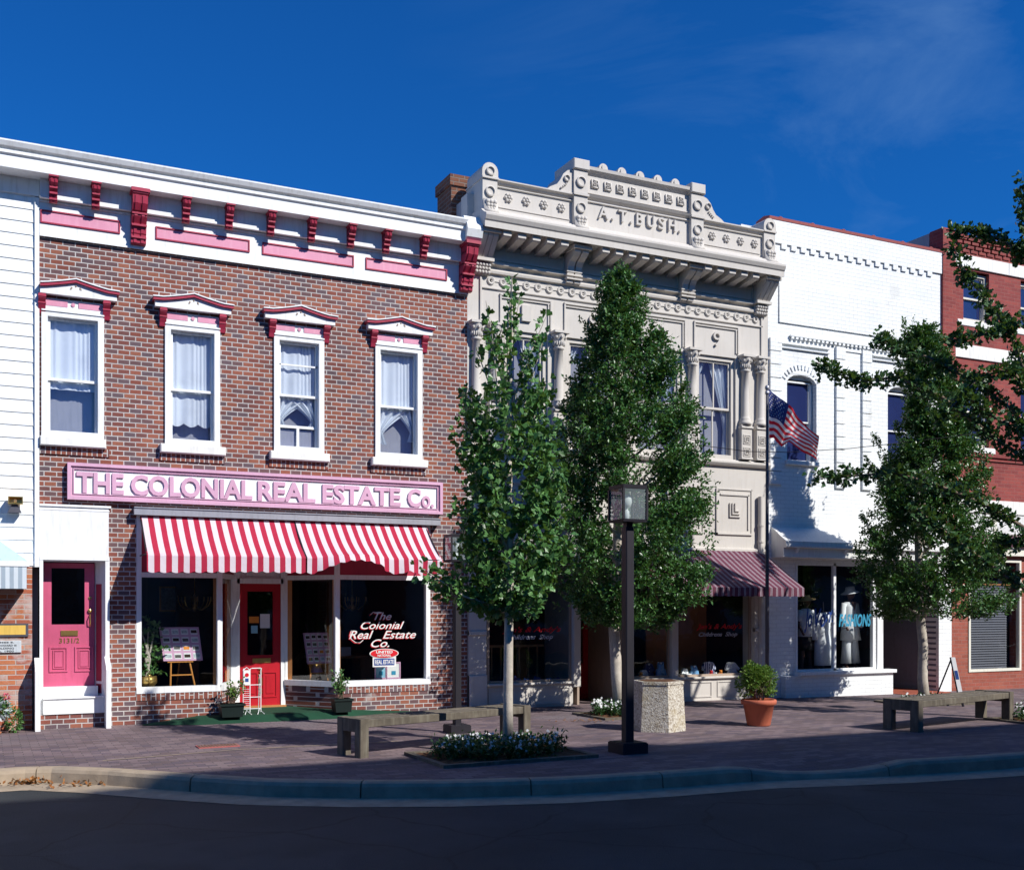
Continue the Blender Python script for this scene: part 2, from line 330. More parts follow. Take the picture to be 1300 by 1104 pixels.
# ================================================================== SETTING
def gz(x): return -.007*min(max(0,x-7),33)
KP=[(-300,-3.73),(0.4,-3.73),(0.7,-3.82),(1.24,-4.27),(1.9,-5.0),(2.5,-5.6),(3.26,-6.08),(4,-6.42),(5,-6.72),(6,-6.84),(7.2,-6.9),(7.9,-7.05),(8.7,-7.2),(10,-7.32),(12,-7.35),(300,-7.35)]
def yk(x):
    for (a,b),(c,d) in zip(KP,KP[1:]):
        if a<=x<=c: return b+(d-b)*(x-a)/(c-a)
def drop(x):                       # dropped kerb of the ramp
    t=max(0,1-abs((x-8.0)/.95)**2.5); return .085*t
KX=sorted({-300,-60,-12,300,60}|{p[0] for p in KP if abs(p[0])<200}|{-12+i*.3 for i in range(130)})
b=MB()
rows=lambda x:[yk(x),yk(x)+.5,yk(x)+1.0,-2.2,-1,0,3.0]
vs=[];fs=[]
for x in KX:
    for j,y in enumerate(rows(x)): vs.append((x,y,gz(x)-(drop(x) if j==0 else drop(x)*.4 if j==1 else 0)))
n=7
for i in range(len(KX)-1):
    for j in range(n-1): a=i*n+j; fs.append((a,a+n,a+n+1,a+1))
b.add(vs,fs); b.build('sidewalk','paver',kind='structure')
b=MB()
xs=[-300,-40,7,40,300]
b.add([(x,y,gz(x)-.15) for x in xs for y in (-300,300)],[(i*2,i*2+2,i*2+3,i*2+1) for i in range(4)]); b.build('road','asphalt',kind='structure')
def strip(y0,y1,z0,z1,x0,x1,mb,prof):
    """sweep a profile (offset from kerb line outward, height) along x0..x1"""
    xx=[x0]+[x for x in KX if x0+.02<x<x1-.02]+[x1]; vs=[];m=len(prof)
    for x in xs_norm(xx): vs+= [(x[0]+x[2]*o,x[1]+x[3]*o,gz(x[0])+(h-drop(x[0])*(1 if h>-.1 else 0))) for o,h in prof]
    k=len(xx)
    mb.add(vs,[(i*m+j,i*m+j+1,(i+1)*m+j+1,(i+1)*m+j) for i in range(k-1) for j in range(m-1)]+[tuple(range(m)),tuple(range((k-1)*m,k*m))[::-1]])
def xs_norm(xx):
    out=[]
    for x in xx:
        d=(yk(min(x+.15,299))-yk(max(x-.15,-299)))/.3; L=math.hypot(1,d); out.append((x,yk(x),d/L,-1/L))
    return out
b=MB(); JO=[-60,-7.4,-4.4,-1.7,.52,1.93,3.27,4.75,6.08,7.15,8.75,11.2,14,17,20,60]
for a,c in zip(JO,JO[1:]): strip(0,0,0,0,a+.006,c-.006,b,[(-.01,-.1),(-.01,.004),(.10,.006),(.145,-.008),(.165,-.04),(.175,-.148)])
b.build('kerb','concrete',kind='structure')
b=MB(); strip(0,0,0,0,-60,60,b,[(.17,-.143),(.60,-.146)]); b.build('gutter','concrete',kind='structure')
# light mortar line and patch set in the paving
b=MB(); pa=[(1.15,-3.62),(2.6,-3.35),(4.6,-3.42)]
for (a1,b1),(a2,b2) in zip(pa,pa[1:]): b.add([(a1,b1,.005),(a2,b2,.005),(a2,b2+.035,.005),(a1,b1+.035,.005)],[(0,1,2,3)])
b.build('paving_joint','concrete',kind='structure')
# entry carpet ramp (green) & drain grate
b=MB(); b.prism_x([(-.45,.004),(-.22,.085),(.85,.11),(.85,-.02),(-.45,-.02)],2.75,5.0); 
b.add([(5.0,-.45,.004),(5.0,-.22,.085),(6.2,-.12,.012),(6.2,-.28,.004),(5.0,-.05,.09),(6.2,-.05,.012)],[(0,3,2,1),(1,2,5,4)])
b.add([(2.75,-.45,.004),(2.75,-.22,.085),(2.0,-.2,.006),(2.75,-.05,.09),(2.0,-.05,.006)],[(0,1,2),(1,3,4,2)])
solo(b,'entrance_carpet','carpet',(3.9,0,0),label='green artificial turf carpet laid before the red door of the real estate shop',cat='carpet')
t=thing('drain_cover',(2.5,-2.92,0),'rusty rectangular metal drain cover set in the brick sidewalk','drain cover')
b=MB(); b.frame(0,0,0,0,0,0,0); b=MB(); b.box(2.26,2.74,-3.04,-2.80,.0,.012); b.build('rim','copingred',t)
b=MB(); [b.box(2.28+i*.038,2.30+i*.038,-3.02,-2.82,.012,.018) for i in range(12)]; b.build('grating','barkdark',t)
# ================================================================== window helpers
def swag(x0,x1,z0,z1,y,side,mb):
    """tied-back curtain: side -1 hangs at the left, +1 at the right"""
    def fn(u,v):
        z=z1-(z1-z0)*v; w=(x1-x0)*((1-v/.72)**1.3*.8+.16 if v<.72 else .16+.10*(v-.72)/.28)
        xx=(x0+w*u) if side<0 else (x1-w*u)
        return (xx,y+.025*math.sin(u*22),z)
    mb.grid(fn,26,14)
def lace(x0,x1,z0,z1,y,mb,scallop=.0):
    def fn(u,v):
        z=z1-(z1-z0)*v-(scallop*abs(math.sin(u*PI*3)) if v>.99 else 0)
        return (x0+(x1-x0)*u,y+.006*math.sin(u*47+3*math.sin(u*9))+.009*math.sin(u*17+2+v),z)
    mb.grid(fn,48,6)
def sash(par,x0,x1,z0,z1,fm,gm,cw=.09,meet=.5,y=0.0,proud=.03,deep=.10,mun=0,curt=None,sill=None,back=.9,label=None,lower=None,name='window',sw=.035):
    b=MB(); b.frame(x0,x1,z0,z1,cw,y-proud,y+deep)
    ax,bx,az,bz=x0+cw,x1-cw,z0+cw*.6,z1-cw; zm=az+(bz-az)*meet
    b.box(ax,bx,y-proud+.003,y+deep,z0+cw*.5,z0+cw*1.05)
    b.frame(ax,bx,zm-.018,bz,sw,y+.035,y+.065); b.frame(ax,bx,az,zm+.018,sw,y+.067,y+.097)
    if mun: 
        cx=(ax+bx)/2; b.box(cx-.012,cx+.012,y+.04,y+.06,zm,bz); b.box(cx-.012,cx+.012,y+.07,y+.09,az,zm)
    w=b.build(name,fm,par,label=label)
    p=MB(); p.add([(ax+.02,y+.05,zm),(bx-.02,y+.05,zm),(bx-.02,y+.05,bz-.01),(ax+.02,y+.05,bz-.01)],[(0,1,2,3)]); p.build('pane',gm,w)
    p=MB(); p.add([(ax+.02,y+.082,az),(bx-.02,y+.082,az),(bx-.02,y+.082,zm),(ax+.02,y+.082,zm)],[(0,1,2,3)]); p.build('pane',gm,w)
    p=MB(); X0,X1,Z0,Z1,Y0,Y1=x0+.01,x1-.01,z0+.01,z1-.01,y+deep+.003,y+back
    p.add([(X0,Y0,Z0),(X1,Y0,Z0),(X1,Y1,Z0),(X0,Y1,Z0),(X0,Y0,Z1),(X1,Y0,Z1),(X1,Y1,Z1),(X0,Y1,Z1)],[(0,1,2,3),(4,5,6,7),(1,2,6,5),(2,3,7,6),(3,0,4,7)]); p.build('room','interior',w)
    if sill: p=MB(); p.bbox(x0-sill,x1+sill,y-.10,y+.02,z0-.13,z0-.005,.012); p.build('sill','sillwhite' if fm!='stone' else 'stone',w)
    if curt:
        p=MB(); curt(p,ax,bx,az,zm,bz,y+.125); p.build('curtain','curtain',w)
    return w
# ================================================================== CLAPBOARD BUILDING (far left)
XL=.676
t=thing('clapboard_building',(-1.5,0,0),'white clapboard building with old brick ground floor at the left edge','building')
b=MB(); z=2.22
while z<7.45:
    b.add([(-6,-.016,z),(XL-.06,-.016,z),(XL-.06,-.004,z+.172),(-6,-.004,z+.172),(-6,0,z),(XL-.06,0,z)],[(0,1,2,3),(0,4,5,1)]); z+=.172
b.box(-6,XL-.06,0,.2,2.2,7.9); b.build('clapboard_siding','white_clap',t)
b=MB(); b.box(XL-.06,XL-.003,-.045,.2,2.2,7.2); b.build('corner_board','white_clap',t)
b=wall(-6,XL-.09,-.1,2.2,[(-2.6,-.9,.1,2.1)],.0,.25); b.build('brick_wall','brick_old',t)
b=MB(); b.box(-2.6,-.9,.1,.14,.1,2.1); b.build('display_window','interior_brown',t)
b=MB(); b.box(-6,XL-.01,.26,12,-.1,7.8); b.build('body','grayside',t)
# cornice running over the left building
def cornice(par,x0,x1):
    b=MB(); b.prism_x([(-.04,7.44),(-.34,7.44),(-.34,7.60),(-.37,7.62),(-.37,7.66),(-.34,7.665),(-.34,7.68),(-.40,7.70),(-.43,7.755),(-.43,7.775),(.3,7.80),(.3,7.44)],x0,x1); b.build('cornice','white',par)
    b=MB(); b.box(x0,x1,-.352,-.336,7.685,7.70); b.build('gutter_line','darkmetal',par)
cornice(t,-6,XL)
b=MB(); b.box(-6,XL-.003,-.038,.0,7.22,7.44); b.build('frieze','white',t)
# floodlight on clapboard
t=thing('floodlight',(.25,-.05,3.1),'small brass floodlight with blue-grey housing on the white clapboard wall','light')
def trap(xc,z0,z1,w0,w1,y0,y1): return MB().prism_y([(xc-w0/2,z0),(xc+w0/2,z0),(xc+w1/2,z1),(xc-w1/2,z1)],y0,y1)
xc=X(19.5,-.1); b=MB()
zc=Z(19,635,-.15); b.frame(xc-.09,xc+.09,zc-.05,zc+.05,.012,-.20,-.06); b.box(xc-.08,xc+.08,-.075,-.06,zc-.04,zc+.04); b.build('reflector','brass',t)
b=MB(); b.lathe([(.0,0),(.022,.0),(.022,.02),(.0,.02)],(xc,-.09,zc),10,'y'); b.build('bulb','lampwhite',t)
b=trap(xc-.01,zc-.16,zc-.055,.17,.07,-.16,-.04); b.build('housing','polegrey',t)
# canopy left edge
t=thing('metal_canopy',(-.5,0,2.2),'pale blue-grey metal window canopy cut by the left picture edge','canopy')
xr=X(36,-.55); b=MB()
b.add([(-2.6,-.03,2.95),(-.35,-.03,2.95),(xr,-.55,Z(36,712,-.55)),(-2.6,-.55,Z(36,712,-.55)),(xr,-.03,2.24)],[(0,3,2,1),(1,2,4)]); b.build('roof_panel','awning_blue',t)
zt=Z(36,712,-.55); b=MB(); b.box(-2.6,xr+.01,-.565,-.54,zt-.07,zt); b.box(xr,xr+.012,-.55,-.03,zt-.07,zt); b.build('edge_trim','white',t)
b=MB(); b.box(-2.6,xr-.02,-.555,-.545,zt-.36,zt-.07); b.box(xr-.03,xr-.02,-.54,-.03,zt-.36,zt-.07); b.build('valance','awn_bluestripe',t)
# plaques
x1=X(27,0); x0=x1-.42; zt,zb=Z(15,813,0),Z(15,828,0)
t=thing('plaque',(x1-.2,0,zb),'grey stone name plaque with small black lettering on old brick','plaque')
b=MB(); b.bbox(x0,x1,-.03,0,zb,zt+.0,.004); b.build('tablet','plaque',t)
b=MB(); hh=(zt-zb)
for i,s_ in enumerate(('JAMES E.','WOODARD III','BUILDING','CA. 1900')): b.merge(textmb(s_,x0+.09,x1-.06-(.03*(i!=1)),zt-hh*(.24*i+.22),zt-hh*(.24*i+.07),-.03,.003,.01))
b.build('lettering','ink',t)
x1=X(36,0); zt,zb=Z(20,791,0),Z(20,808,0)
b=MB(); b.bbox(x1-.55,x1,-.025,0,zb,zt,.004); t=thing('plaque',(x1-.3,0,zb),'yellow plaque in a grey frame half shaded by the canopy','plaque'); b.build('backing','polegrey',t)
b=MB(); b.box(x1-.52,x1-.035,-.03,-.024,zb+.03,zt-.025); b.build('face','plaque_yellow',t)
# ================================================================== BRICK REAL ESTATE BUILDING
XR=7.02
t=B1=thing('brick_shop_building',(3.9,0,0),'two-storey red brick shop building with white cornice and pink trim','building')
WX=[(.70,1.50,3.98,5.76),(2.315,3.085,3.98,5.76),(3.875,4.64,3.98,5.78),(5.455,6.235,3.98,5.80)]
G0,G1,G2,G3=1.93,3.09,4.86,6.38
wall(XL,XR,-.1,6.72,[w for w in WX]+[(XL+.0,1.56,-.1,3.02),(G0,G3,-.1,2.98)],0,.25).build('wall','brickA',B1)
b=MB(); b.box(XL+.001,XR-.001,.26,12,3.2,7.75); b.box(XL+.001,XR-.001,4.6,12,-.1,3.2); b.box(XL+.001,XL+.05,.26,4.6,-.1,3.2); b.box(XR-.05,XR-.001,.26,4.6,-.1,3.2); b.build('body','grayside',B1)
b=MB(); b.box(XL,XR,-.04,.25,6.72,7.44); b.box(XL,XR,-.13,-.04,7.185,7.44); b.box(XL,XR,-.06,-.04,7.15,7.172); b.box(XL,XR,-.05,-.04,6.69,6.735); b.build('frieze','white',B1)
cornice(B1,XL,6.86)
b=MB(); b.prism_x([(-.04,7.44),(-.34,7.44),(-.42,7.50),(-.46,7.62),(-.44,7.70),(-.36,7.78),(-.30,7.86),(-.1,7.86),(.1,7.8),(.1,7.44)],6.83,7.10); b.build('cornice_end','white',B1)
for a,c in ((XL+.01,1.708),(2.184,3.509),(3.695,5.101),(5.291,6.648)):
    b=MB(); b.frame(a,c,6.868,7.048,.018,-.058,-.04); b.build('panel_border','red',B1)
    b=MB(); b.box(a+.015,c-.015,-.044,-.039,6.883,7.035); b.build('frieze_panel','pink',B1)
def bracket(par,xc,w,z0,z1,p,name='bracket',y=-.04):
    h=z1-z0; b=MB()
    pr=[(y,z1),(y-p,z1),(y-p,z1-.10*h),(y-p*.93,z1-.13*h),(y-p*.88,z1-.28*h),(y-p*.70,z1-.40*h),(y-p*.62,z1-.42*h),(y-p*.62,z1-.50*h),(y-p*.42,z1-.62*h),(y-p*.34,z1-.80*h),(y-p*.30,z1-.82*h),(y-p*.26,z0+.02*h),(y-p*.2,z0),(y,z0)]
    b.prism_x(pr,xc-w/2,xc+w/2); b.box(xc-w*.62,xc+w*.62,y-p*1.06,y,z1-.07*h,z1-.002)
    # carved ribs on the face
    for k in (-1,1):
        b.prism_x([(yy-.012 if yy<y-.001 else yy,zz) for yy,zz in pr[3:-2]]+[(y,z0+.05)],xc+k*w*.24-w*.10,xc+k*w*.24+w*.10)
    for q in (.22,.45,.66,.88): b.box(xc-w*.5,xc+w*.5,y-p*(.95-.72*q)-.018,y,z1-q*h-.012,z1-q*h+.012)
    return b.build(name,'red',par)
for px in (68,122,237,292,345,397,447,492,540):
    bracket(B1,X(px,-.25),.10,7.12,7.44,.20,'bracket',-.13)
bracket(B1,X(177,-.2),.20,6.74,7.45,.30,'large_bracket'); bracket(B1,6.955,.20,6.72,7.45,.36,'large_bracket')
# -- upper windows with hoods
def hood(win,xc,w,zt,clip=None):
    x0,x1=xc-w/2,xc+w/2
    def prof(up,inn=0):
        pts=[]
        for i in range(17):
            u=i/16; x=x0+inn+(x1-x0-2*inn)*u; k=1-abs(2*u-1); s_=max(0,(k-.22)/.78); s_=s_*(.82+.18*s_)+.035*math.sin(min(1,k/.3)*PI)
            pts.append((x,zt+.0+.098*s_+up))
        return pts
    cl=lambda pr:[(max(x,clip) if clip else x,z) for x,z in pr]
    b=MB(); pr=prof(-.02,.03); b.prism_y(cl(pr+[(x1-.03,zt-.105),(x0+.03,zt-.105)]),-.11,0)
    h=b.build('hood','white',win)
    b=MB(); b.prism_y(cl(prof(.018)+prof(-.022)[::-1]),-.15,0); b.build('hood_moulding','red',win)
    b=MB(); b.prism_y(cl(prof(.034,-.005)+prof(.018,-.005)[::-1]),-.165,0); b.build('hood_cap','white',win)
    b=MB()
    for k in (-.055,0,.055): b.lathe([(0,0),(.014,0),(.010,.008),(0,.01)],(xc+k,-.11,zt+.0+(.03 if k==0 else .005)),8,'y')
    b.box(xc-.075,xc-.055,-.116,-.108,zt-.02,zt-.008); b.box(xc+.05,xc+.075,-.116,-.108,zt-.015,zt-.003); b.build('hood_ornament','trimtan',win)
def lacy(kind):
    def f(p,a,c,az,zm,bz,y):
        if kind==0: lace(a,c,zm-.12,bz,y,p)
        elif kind==1: lace(a,c,zm-(zm-az)*.62,bz,y,p,.05); lace(a,c,zm-(zm-az)*.0,bz-.3,y+.03,p,.08)
        elif kind==2: lace(a,c,zm-.03,bz,y,p); swag(a,c,az+.3,zm,y,-1,p); swag(a,c,az+.3,zm,y,1,p)
        else: lace(a,c,zm-.02,bz,y,p,.02); swag(a,c,az+.18,zm,y,-1,p); swag(a+.2,c,az+.25,zm,y+.02,1,p)
    return f
labs=['leftmost upper window, its lower pane dark','upper window with scalloped lace curtain','upper window with a fan-light screen in its raised lower sash','upper window with tied lace curtains']
for i,(a,c,d,e) in enumerate(WX):
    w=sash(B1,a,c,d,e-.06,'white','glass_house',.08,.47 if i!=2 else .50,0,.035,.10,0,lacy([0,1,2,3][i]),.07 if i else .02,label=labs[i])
    b=MB(); b.box(a+.0,c-.0,-.03,.1,e-.06,e+.0); b.box(a,c,-.05,.0,e-.075,e-.055); b.box(a,c,-.022,.0,e,e+.10); b.build('head_board','white',w)
    xc=(a+c)/2
    b=MB(); b.box(a+.03,xc-.07,-.034,0,e-.0,e+.085); b.box(xc+.07,c-.03,-.034,0,e-.0,e+.085); b.lathe([(.001,0),(.026,0),(.026,.012),(.001,.014)],(xc,-.023,e+.042),12,'y'); b.build('head_panel','pink',w)
    for s_ in (-1,1):
        xb=(a-.03) if s_<0 else (c+.03)
        if i==0 and s_<0: xb=XL+.03
        b=MB(); b.prism_x([(0,e+.14),(-.11,e+.14),(-.11,e+.08),(-.07,e+.03),(-.075,e-.0),(-.045,e-.06),(-.03,e-.11),(0,e-.12)],xb-.045,xb+.045)
        b.box(xb-.05,xb+.05,-.12,0,e+.095,e+.12); b.box(xb-.05,xb+.05,-.085,0,e+.01,e+.03); b.build('hood_bracket','red',w)
    hood(w,xc+(.03 if i==0 else 0),1.12,e+.25,XL+.005 if i==0 else None)
    if i==2:
        b=MB(); za=d+.04; b.box(a+.07,c-.07,.065,.10,za+.33,za+.37); b.box(xc-.02,xc+.02,.06,.10,za,za+.33); b.frame(a+.06,c-.06,za,za+.35,.02,.06,.1); b.build('sash_screen','white',w)
        b=MB(); b.add([(a+.08,.105,za),(c-.08,.105,za),(c-.08,.105,za+.33),(a+.08,.105,za+.33)],[(0,1,2,3)]); b.build('screen_mesh','alum',w)
        b=MB(); b.box(a+.08,c-.08,.035,.06,(d+e)/2+.40,(d+e)/2+.425); b.build('storm_bar','white',w)
for (a,c,d,e) in WX:
    b=MB(); b.box(max(a-.07,XL+.002),c+.07,-.022,.0,d-.235,d-.132); b.build('sill_course','brick_soldier',B1)
# -- side door bay
b=MB(); b.box(XL+.0,1.56,-.03,.2,2.33,3.03); b.box(XL,1.59,-.05,-.0,3.03,3.06); b.box(XL,XL+.045,-.045,.0,.0,2.33); b.box(1.515,1.57,-.045,.02,.0,2.33); b.box(XL,1.57,-.05,-.03,2.30,2.345); b.box(XL,1.57,-.035,-.03,2.98,3.0);
b.box(XL+.045,1.515,-.02,.3,2.285,2.33); b.build('door_surround','white',B1)
b=MB(); b.prism_z([(1.40,.30),(1.515,.02),(1.56,.02),(1.56,.30)],.0,2.33); b.build('door_jamb','white',B1)
b=MB(); b.prism_z([(1.418,.25),(1.478,.105),(1.485,.108),(1.425,.253)],.62,1.98); b.prism_z([(1.418,.25),(1.478,.105),(1.485,.108),(1.425,.253)],.45,.58); b.build('jamb_strip','red',B1)
b=MB(); b.box(XL+.045,1.51,-.10,.3,.20,.42); b.box(XL+.045,1.43,.10,.3,.42,.555); b.bbox(XL+.04,1.52,-.12,.05,.405,.425,.003); b.build('door_step','white',B1)
b=MB(); b.box(XL-.0,1.53,-.08,.3,-.1,.20); b.build('brick_step','brick_soldier' if 0 else 'brickA',B1)
for a in (XL-.065,1.50):
    b=MB(); b.prism_x([(-.32,-.05),(-.32,.80),(-.30,.84),(-.05,.97),(.0,.97),(.0,-.05)],a,a+.065); b.build('wing_wall','white',B1)
a,c,z0,z1=XL+.045,1.40,.555,2.27
b=MB(); g=(a+.12,c-.13,z0+.86,z1-.07)
b.box(a,g[0],.26,.30,z0,z1); b.box(g[1],c,.26,.30,z0,z1); b.box(g[0],g[1],.26,.30,z0,g[2]); b.box(g[0],g[1],.26,.30,g[3],z1)
for q in (0,1):
    p0=a+.09+q*.33; b.frame(p0,p0+.24,z0+.20,z0+.55,.02,.245,.262); b.frame(p0+.045,p0+.195,z0+.245,z0+.505,.014,.248,.262); b.box(p0+.07,p0+.17,.250,.262,z0+.27,z0+.48)
dr=b.build('door','pinkdoor',B1,label='pink side door with glazed upper half')
b=MB(); b.add([(g[0],.28,g[2]),(g[1],.28,g[2]),(g[1],.28,g[3]),(g[0],.28,g[3])],[(0,1,2,3)]); b.build('pane','glass_shop',dr)
b=MB(); b.box((a+c)/2-.10,(a+c)/2+.12,.248,.26,z0+.70,z0+.775); b.box((a+c)/2-.07,(a+c)/2+.09,.243,.25,z0+.715,z0+.76); b.build('letter_slot','brass',dr)
b=MB(); b.lathe([(0,0),(.022,0),(.022,.012),(0,.014)],(c-.06,.26,z0+1.23),12,'y'); b.lathe([(0,0),(.03,0),(.028,.03),(0,.04)],(c-.06,.26,z0+1.05),12,'y'); b.tube([(c-.06,.24,z0+1.0),(c-.065,.20,z0+.96),(c-.06,.20,z0+.88),(c-.06,.25,z0+.83)],.008); b.build('door_handle','brass',dr)
textmb('3131/2',(a+c)/2-.12,(a+c)/2+.14,z0+.60,z0+.67,.26,.006,.012).build('house_number','brass',dr)
b=MB(); b.add([(XL+.02,2.0,.4),(1.56,2.0,.4),(1.56,2.0,2.4),(XL+.02,2.0,2.4),(XL+.02,.31,.4),(1.56,.31,.4),(1.56,.31,2.4),(XL+.02,.31,2.4)],[(0,1,2,3),(0,3,7,4),(1,5,6,2),(0,4,5,1),(3,2,6,7)]); b.build('hallway','interior',B1)
# -- shop front: two display windows, splayed recess, red door
ED=.80; DX0,DX1=3.50,4.22; FZ=.11
b=MB()
for poly in ([(G0,0),(G1,0),(G1+.03,.03),(DX0-.02,ED),(DX0-.16,ED),(G1-.08,.15),(G0,.15)],[(G3,0),(G2,0),(G2-.03,.03),(DX1+.02,ED),(DX1+.16,ED),(G2+.08,.15),(G3,.15)]): b.prism_z(poly,-.05,.36)
b.build('bulkhead','brickA',B1)
b=MB(); b.box(G0,G1,-.012,.0,.335,.435); b.box(G2,G3,-.012,.0,.335,.435)
for poly in ([(G0,0),(G1,0),(G1+.035,.03),(DX0-.02,ED),(DX0-.16,ED),(G1-.08,.15),(G0,.15)],[(G3,0),(G2,0),(G2-.035,.03),(DX1+.02,ED),(DX1+.16,ED),(G2+.08,.15),(G3,.15)]): b.prism_z(poly,.345,.435)
b.build('bulkhead_cap','brick_soldier',B1)
def obox(p,q,w,z0,z1,mb,off=0):
    """upright slab between plan points p,q"""
    d=Vector((q[0]-p[0],q[1]-p[1])); d.normalize(); n_=Vector((d.y,-d.x)); w2=w/2
    pts=[(p[0]+n_.x*(w2+off),p[1]+n_.y*(w2+off)),(q[0]+n_.x*(w2+off),q[1]+n_.y*(w2+off)),(q[0]-n_.x*(w2-off),q[1]-n_.y*(w2-off)),(p[0]-n_.x*(w2-off),p[1]-n_.y*(w2-off))]
    mb.prism_z(pts,z0,z1)
for side,(pa,pb,pc) in enumerate((((G0,.06),(G1,.06),(DX0-.06,ED)),((G3,.06),(G2,.06),(DX1+.06,ED)))):
    b=MB()
    obox(pa,pb,.16,.435,.52,b); obox(pb,pc,.14,.435,.52,b)
    obox(pa,pb,.07,2.08,2.15,b); obox(pb,pc,.07,2.08,2.15,b)
    for q in (pa,pb): 
        sx=.0 if q is pb else (.035 if side==0 else -.035)
        b.box(q[0]-.035+sx,q[0]+.035+sx,.0,.10,.52,2.95)
    b.box(pc[0]-.035,pc[0]+.035,pc[1]-.03,pc[1]+.03,.435,2.9)
    w=b.build('display_window','white',B1,label='left display window' if side==0 else 'right display window with painted shop name')
    b=MB(); b.box(pb[0]-.045-(.0 if side else .03),pb[0]+.045+(.03 if side else 0),.10,.13,.52,2.08); b.build('inner_post','wood',w)
    for p,q in ((pa,pb),(pb,pc)):
        b=MB(); b.add([(p[0],p[1]+.0,.50),(q[0],q[1]+.0,.50),(q[0],q[1],2.1),(p[0],p[1],2.1)],[(0,1,2,3)]); b.build('pane','glass_shop',w)
        b=MB(); obox(p,q,.04,2.15,2.95,b); b.build('transom_panel','red',w)
    SHOPW=w
# splay posts beside the door, door head
b=MB(); b.box(DX0-.03,DX0+.04,ED-.02,ED+.1,FZ,2.95); b.box(DX1-.04,DX1+.03,ED-.02,ED+.1,FZ,2.95); b.box(DX0,DX1,ED-.02,ED+.1,2.02,2.10); b.box(DX0,DX1,ED+.04,ED+.1,2.10,2.95)
b.box(DX0+.15,DX1-.15,ED+.02,ED+.05,2.14,2.34); b.build('door_frame','white',B1)
b=MB(); b.prism_z([(DX0-.18,ED),(DX0-.04,ED),(DX0-.04,ED+.06),(DX0-.18,ED+.06)],.52,2.1); b.prism_z([(DX1+.05,ED-.02),(DX1+.12,ED-.08),(DX1+.14,ED),(DX1+.08,ED+.04)],.52,2.1); b.build('wood_post','wood',B1)
a,c,z0,z1=DX0+.04,DX1-.04,FZ+.02,2.02; g=(a+.12,c-.12,z0+.78,z1-.12); Y=ED
b=MB(); b.box(a,g[0],Y,Y+.045,z0,z1); b.box(g[1],c,Y,Y+.045,z0,z1); b.box(g[0],g[1],Y,Y+.045,z0,g[2]); b.box(g[0],g[1],Y,Y+.045,g[3],z1)
xm=(a+c)/2
for q in (-1,1): b.frame(xm+q*.15-.11,xm+q*.15+.11,z0+.12,z0+.52,.02,Y-.012,Y+.002); b.box(xm+q*.15-.06,xm+q*.15+.06,Y-.008,Y+.001,z0+.18,z0+.46)
dr=b.build('door','doorred',B1,label='bright red entrance door numbered 313')
b=MB(); b.add([(g[0],Y+.02,g[2]),(g[1],Y+.02,g[2]),(g[1],Y+.02,g[3]),(g[0],Y+.02,g[3])],[(0,1,2,3)]); b.build('pane','glass_shop',dr)
b=MB(); b.box(xm-.12,xm+.16,Y-.01,Y,g[2]-.12,g[2]-.05); b.build('letter_slot','brass',dr)
b=MB()
for k,ch in enumerate('313'): b.merge(textmb(ch,xm-.035,xm+.025,z0+.46-k*.15,z0+.58-k*.15,Y-.012,.006,.02))
b.build('house_number','brass',dr)
b=MB(); b.box(xm+.0,xm+.15,Y+.005,Y+.012,g[2]+.42,g[2]+.64); b.build('notice','paper',dr)
b=MB(); b.box(xm-.14,xm-.04,Y+.005,Y+.012,g[2]+.34,g[2]+.46); b.build('notice','paperblue',dr)
b=MB(); b.box(xm-.17,xm-.02,Y+.005,Y+.012,g[2]+.50,g[2]+.60); b.build('notice','toy_orange',dr)
b=MB(); b.box(DX0-.02,DX1+.02,ED-.12,ED+.05,.05,FZ+.02); b.build('threshold','wood',B1)
# dark shop room
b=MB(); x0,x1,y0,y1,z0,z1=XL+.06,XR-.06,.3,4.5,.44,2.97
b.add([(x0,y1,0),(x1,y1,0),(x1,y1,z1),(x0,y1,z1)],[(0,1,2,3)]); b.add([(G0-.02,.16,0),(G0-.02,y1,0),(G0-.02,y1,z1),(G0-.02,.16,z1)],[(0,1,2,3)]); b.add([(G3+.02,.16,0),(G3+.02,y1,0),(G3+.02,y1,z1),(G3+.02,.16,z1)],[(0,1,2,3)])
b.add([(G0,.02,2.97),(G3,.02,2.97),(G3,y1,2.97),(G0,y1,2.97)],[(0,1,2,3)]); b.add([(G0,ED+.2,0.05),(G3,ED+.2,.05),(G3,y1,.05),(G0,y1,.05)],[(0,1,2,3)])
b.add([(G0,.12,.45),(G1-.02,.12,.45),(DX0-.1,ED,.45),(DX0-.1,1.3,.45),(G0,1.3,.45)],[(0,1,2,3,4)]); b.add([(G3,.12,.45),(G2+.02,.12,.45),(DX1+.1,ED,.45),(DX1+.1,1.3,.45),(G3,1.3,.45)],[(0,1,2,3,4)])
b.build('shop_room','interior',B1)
b=MB()
for (xa,xb,ya) in ((2.1,2.5,3.2),(2.9,3.3,2.8),(5.2,5.9,3.0),(4.5,4.9,2.4)): b.box(xa,xb,ya,ya+.05,.1,2.3)
b.build('room_partition','interior_brown',B1)
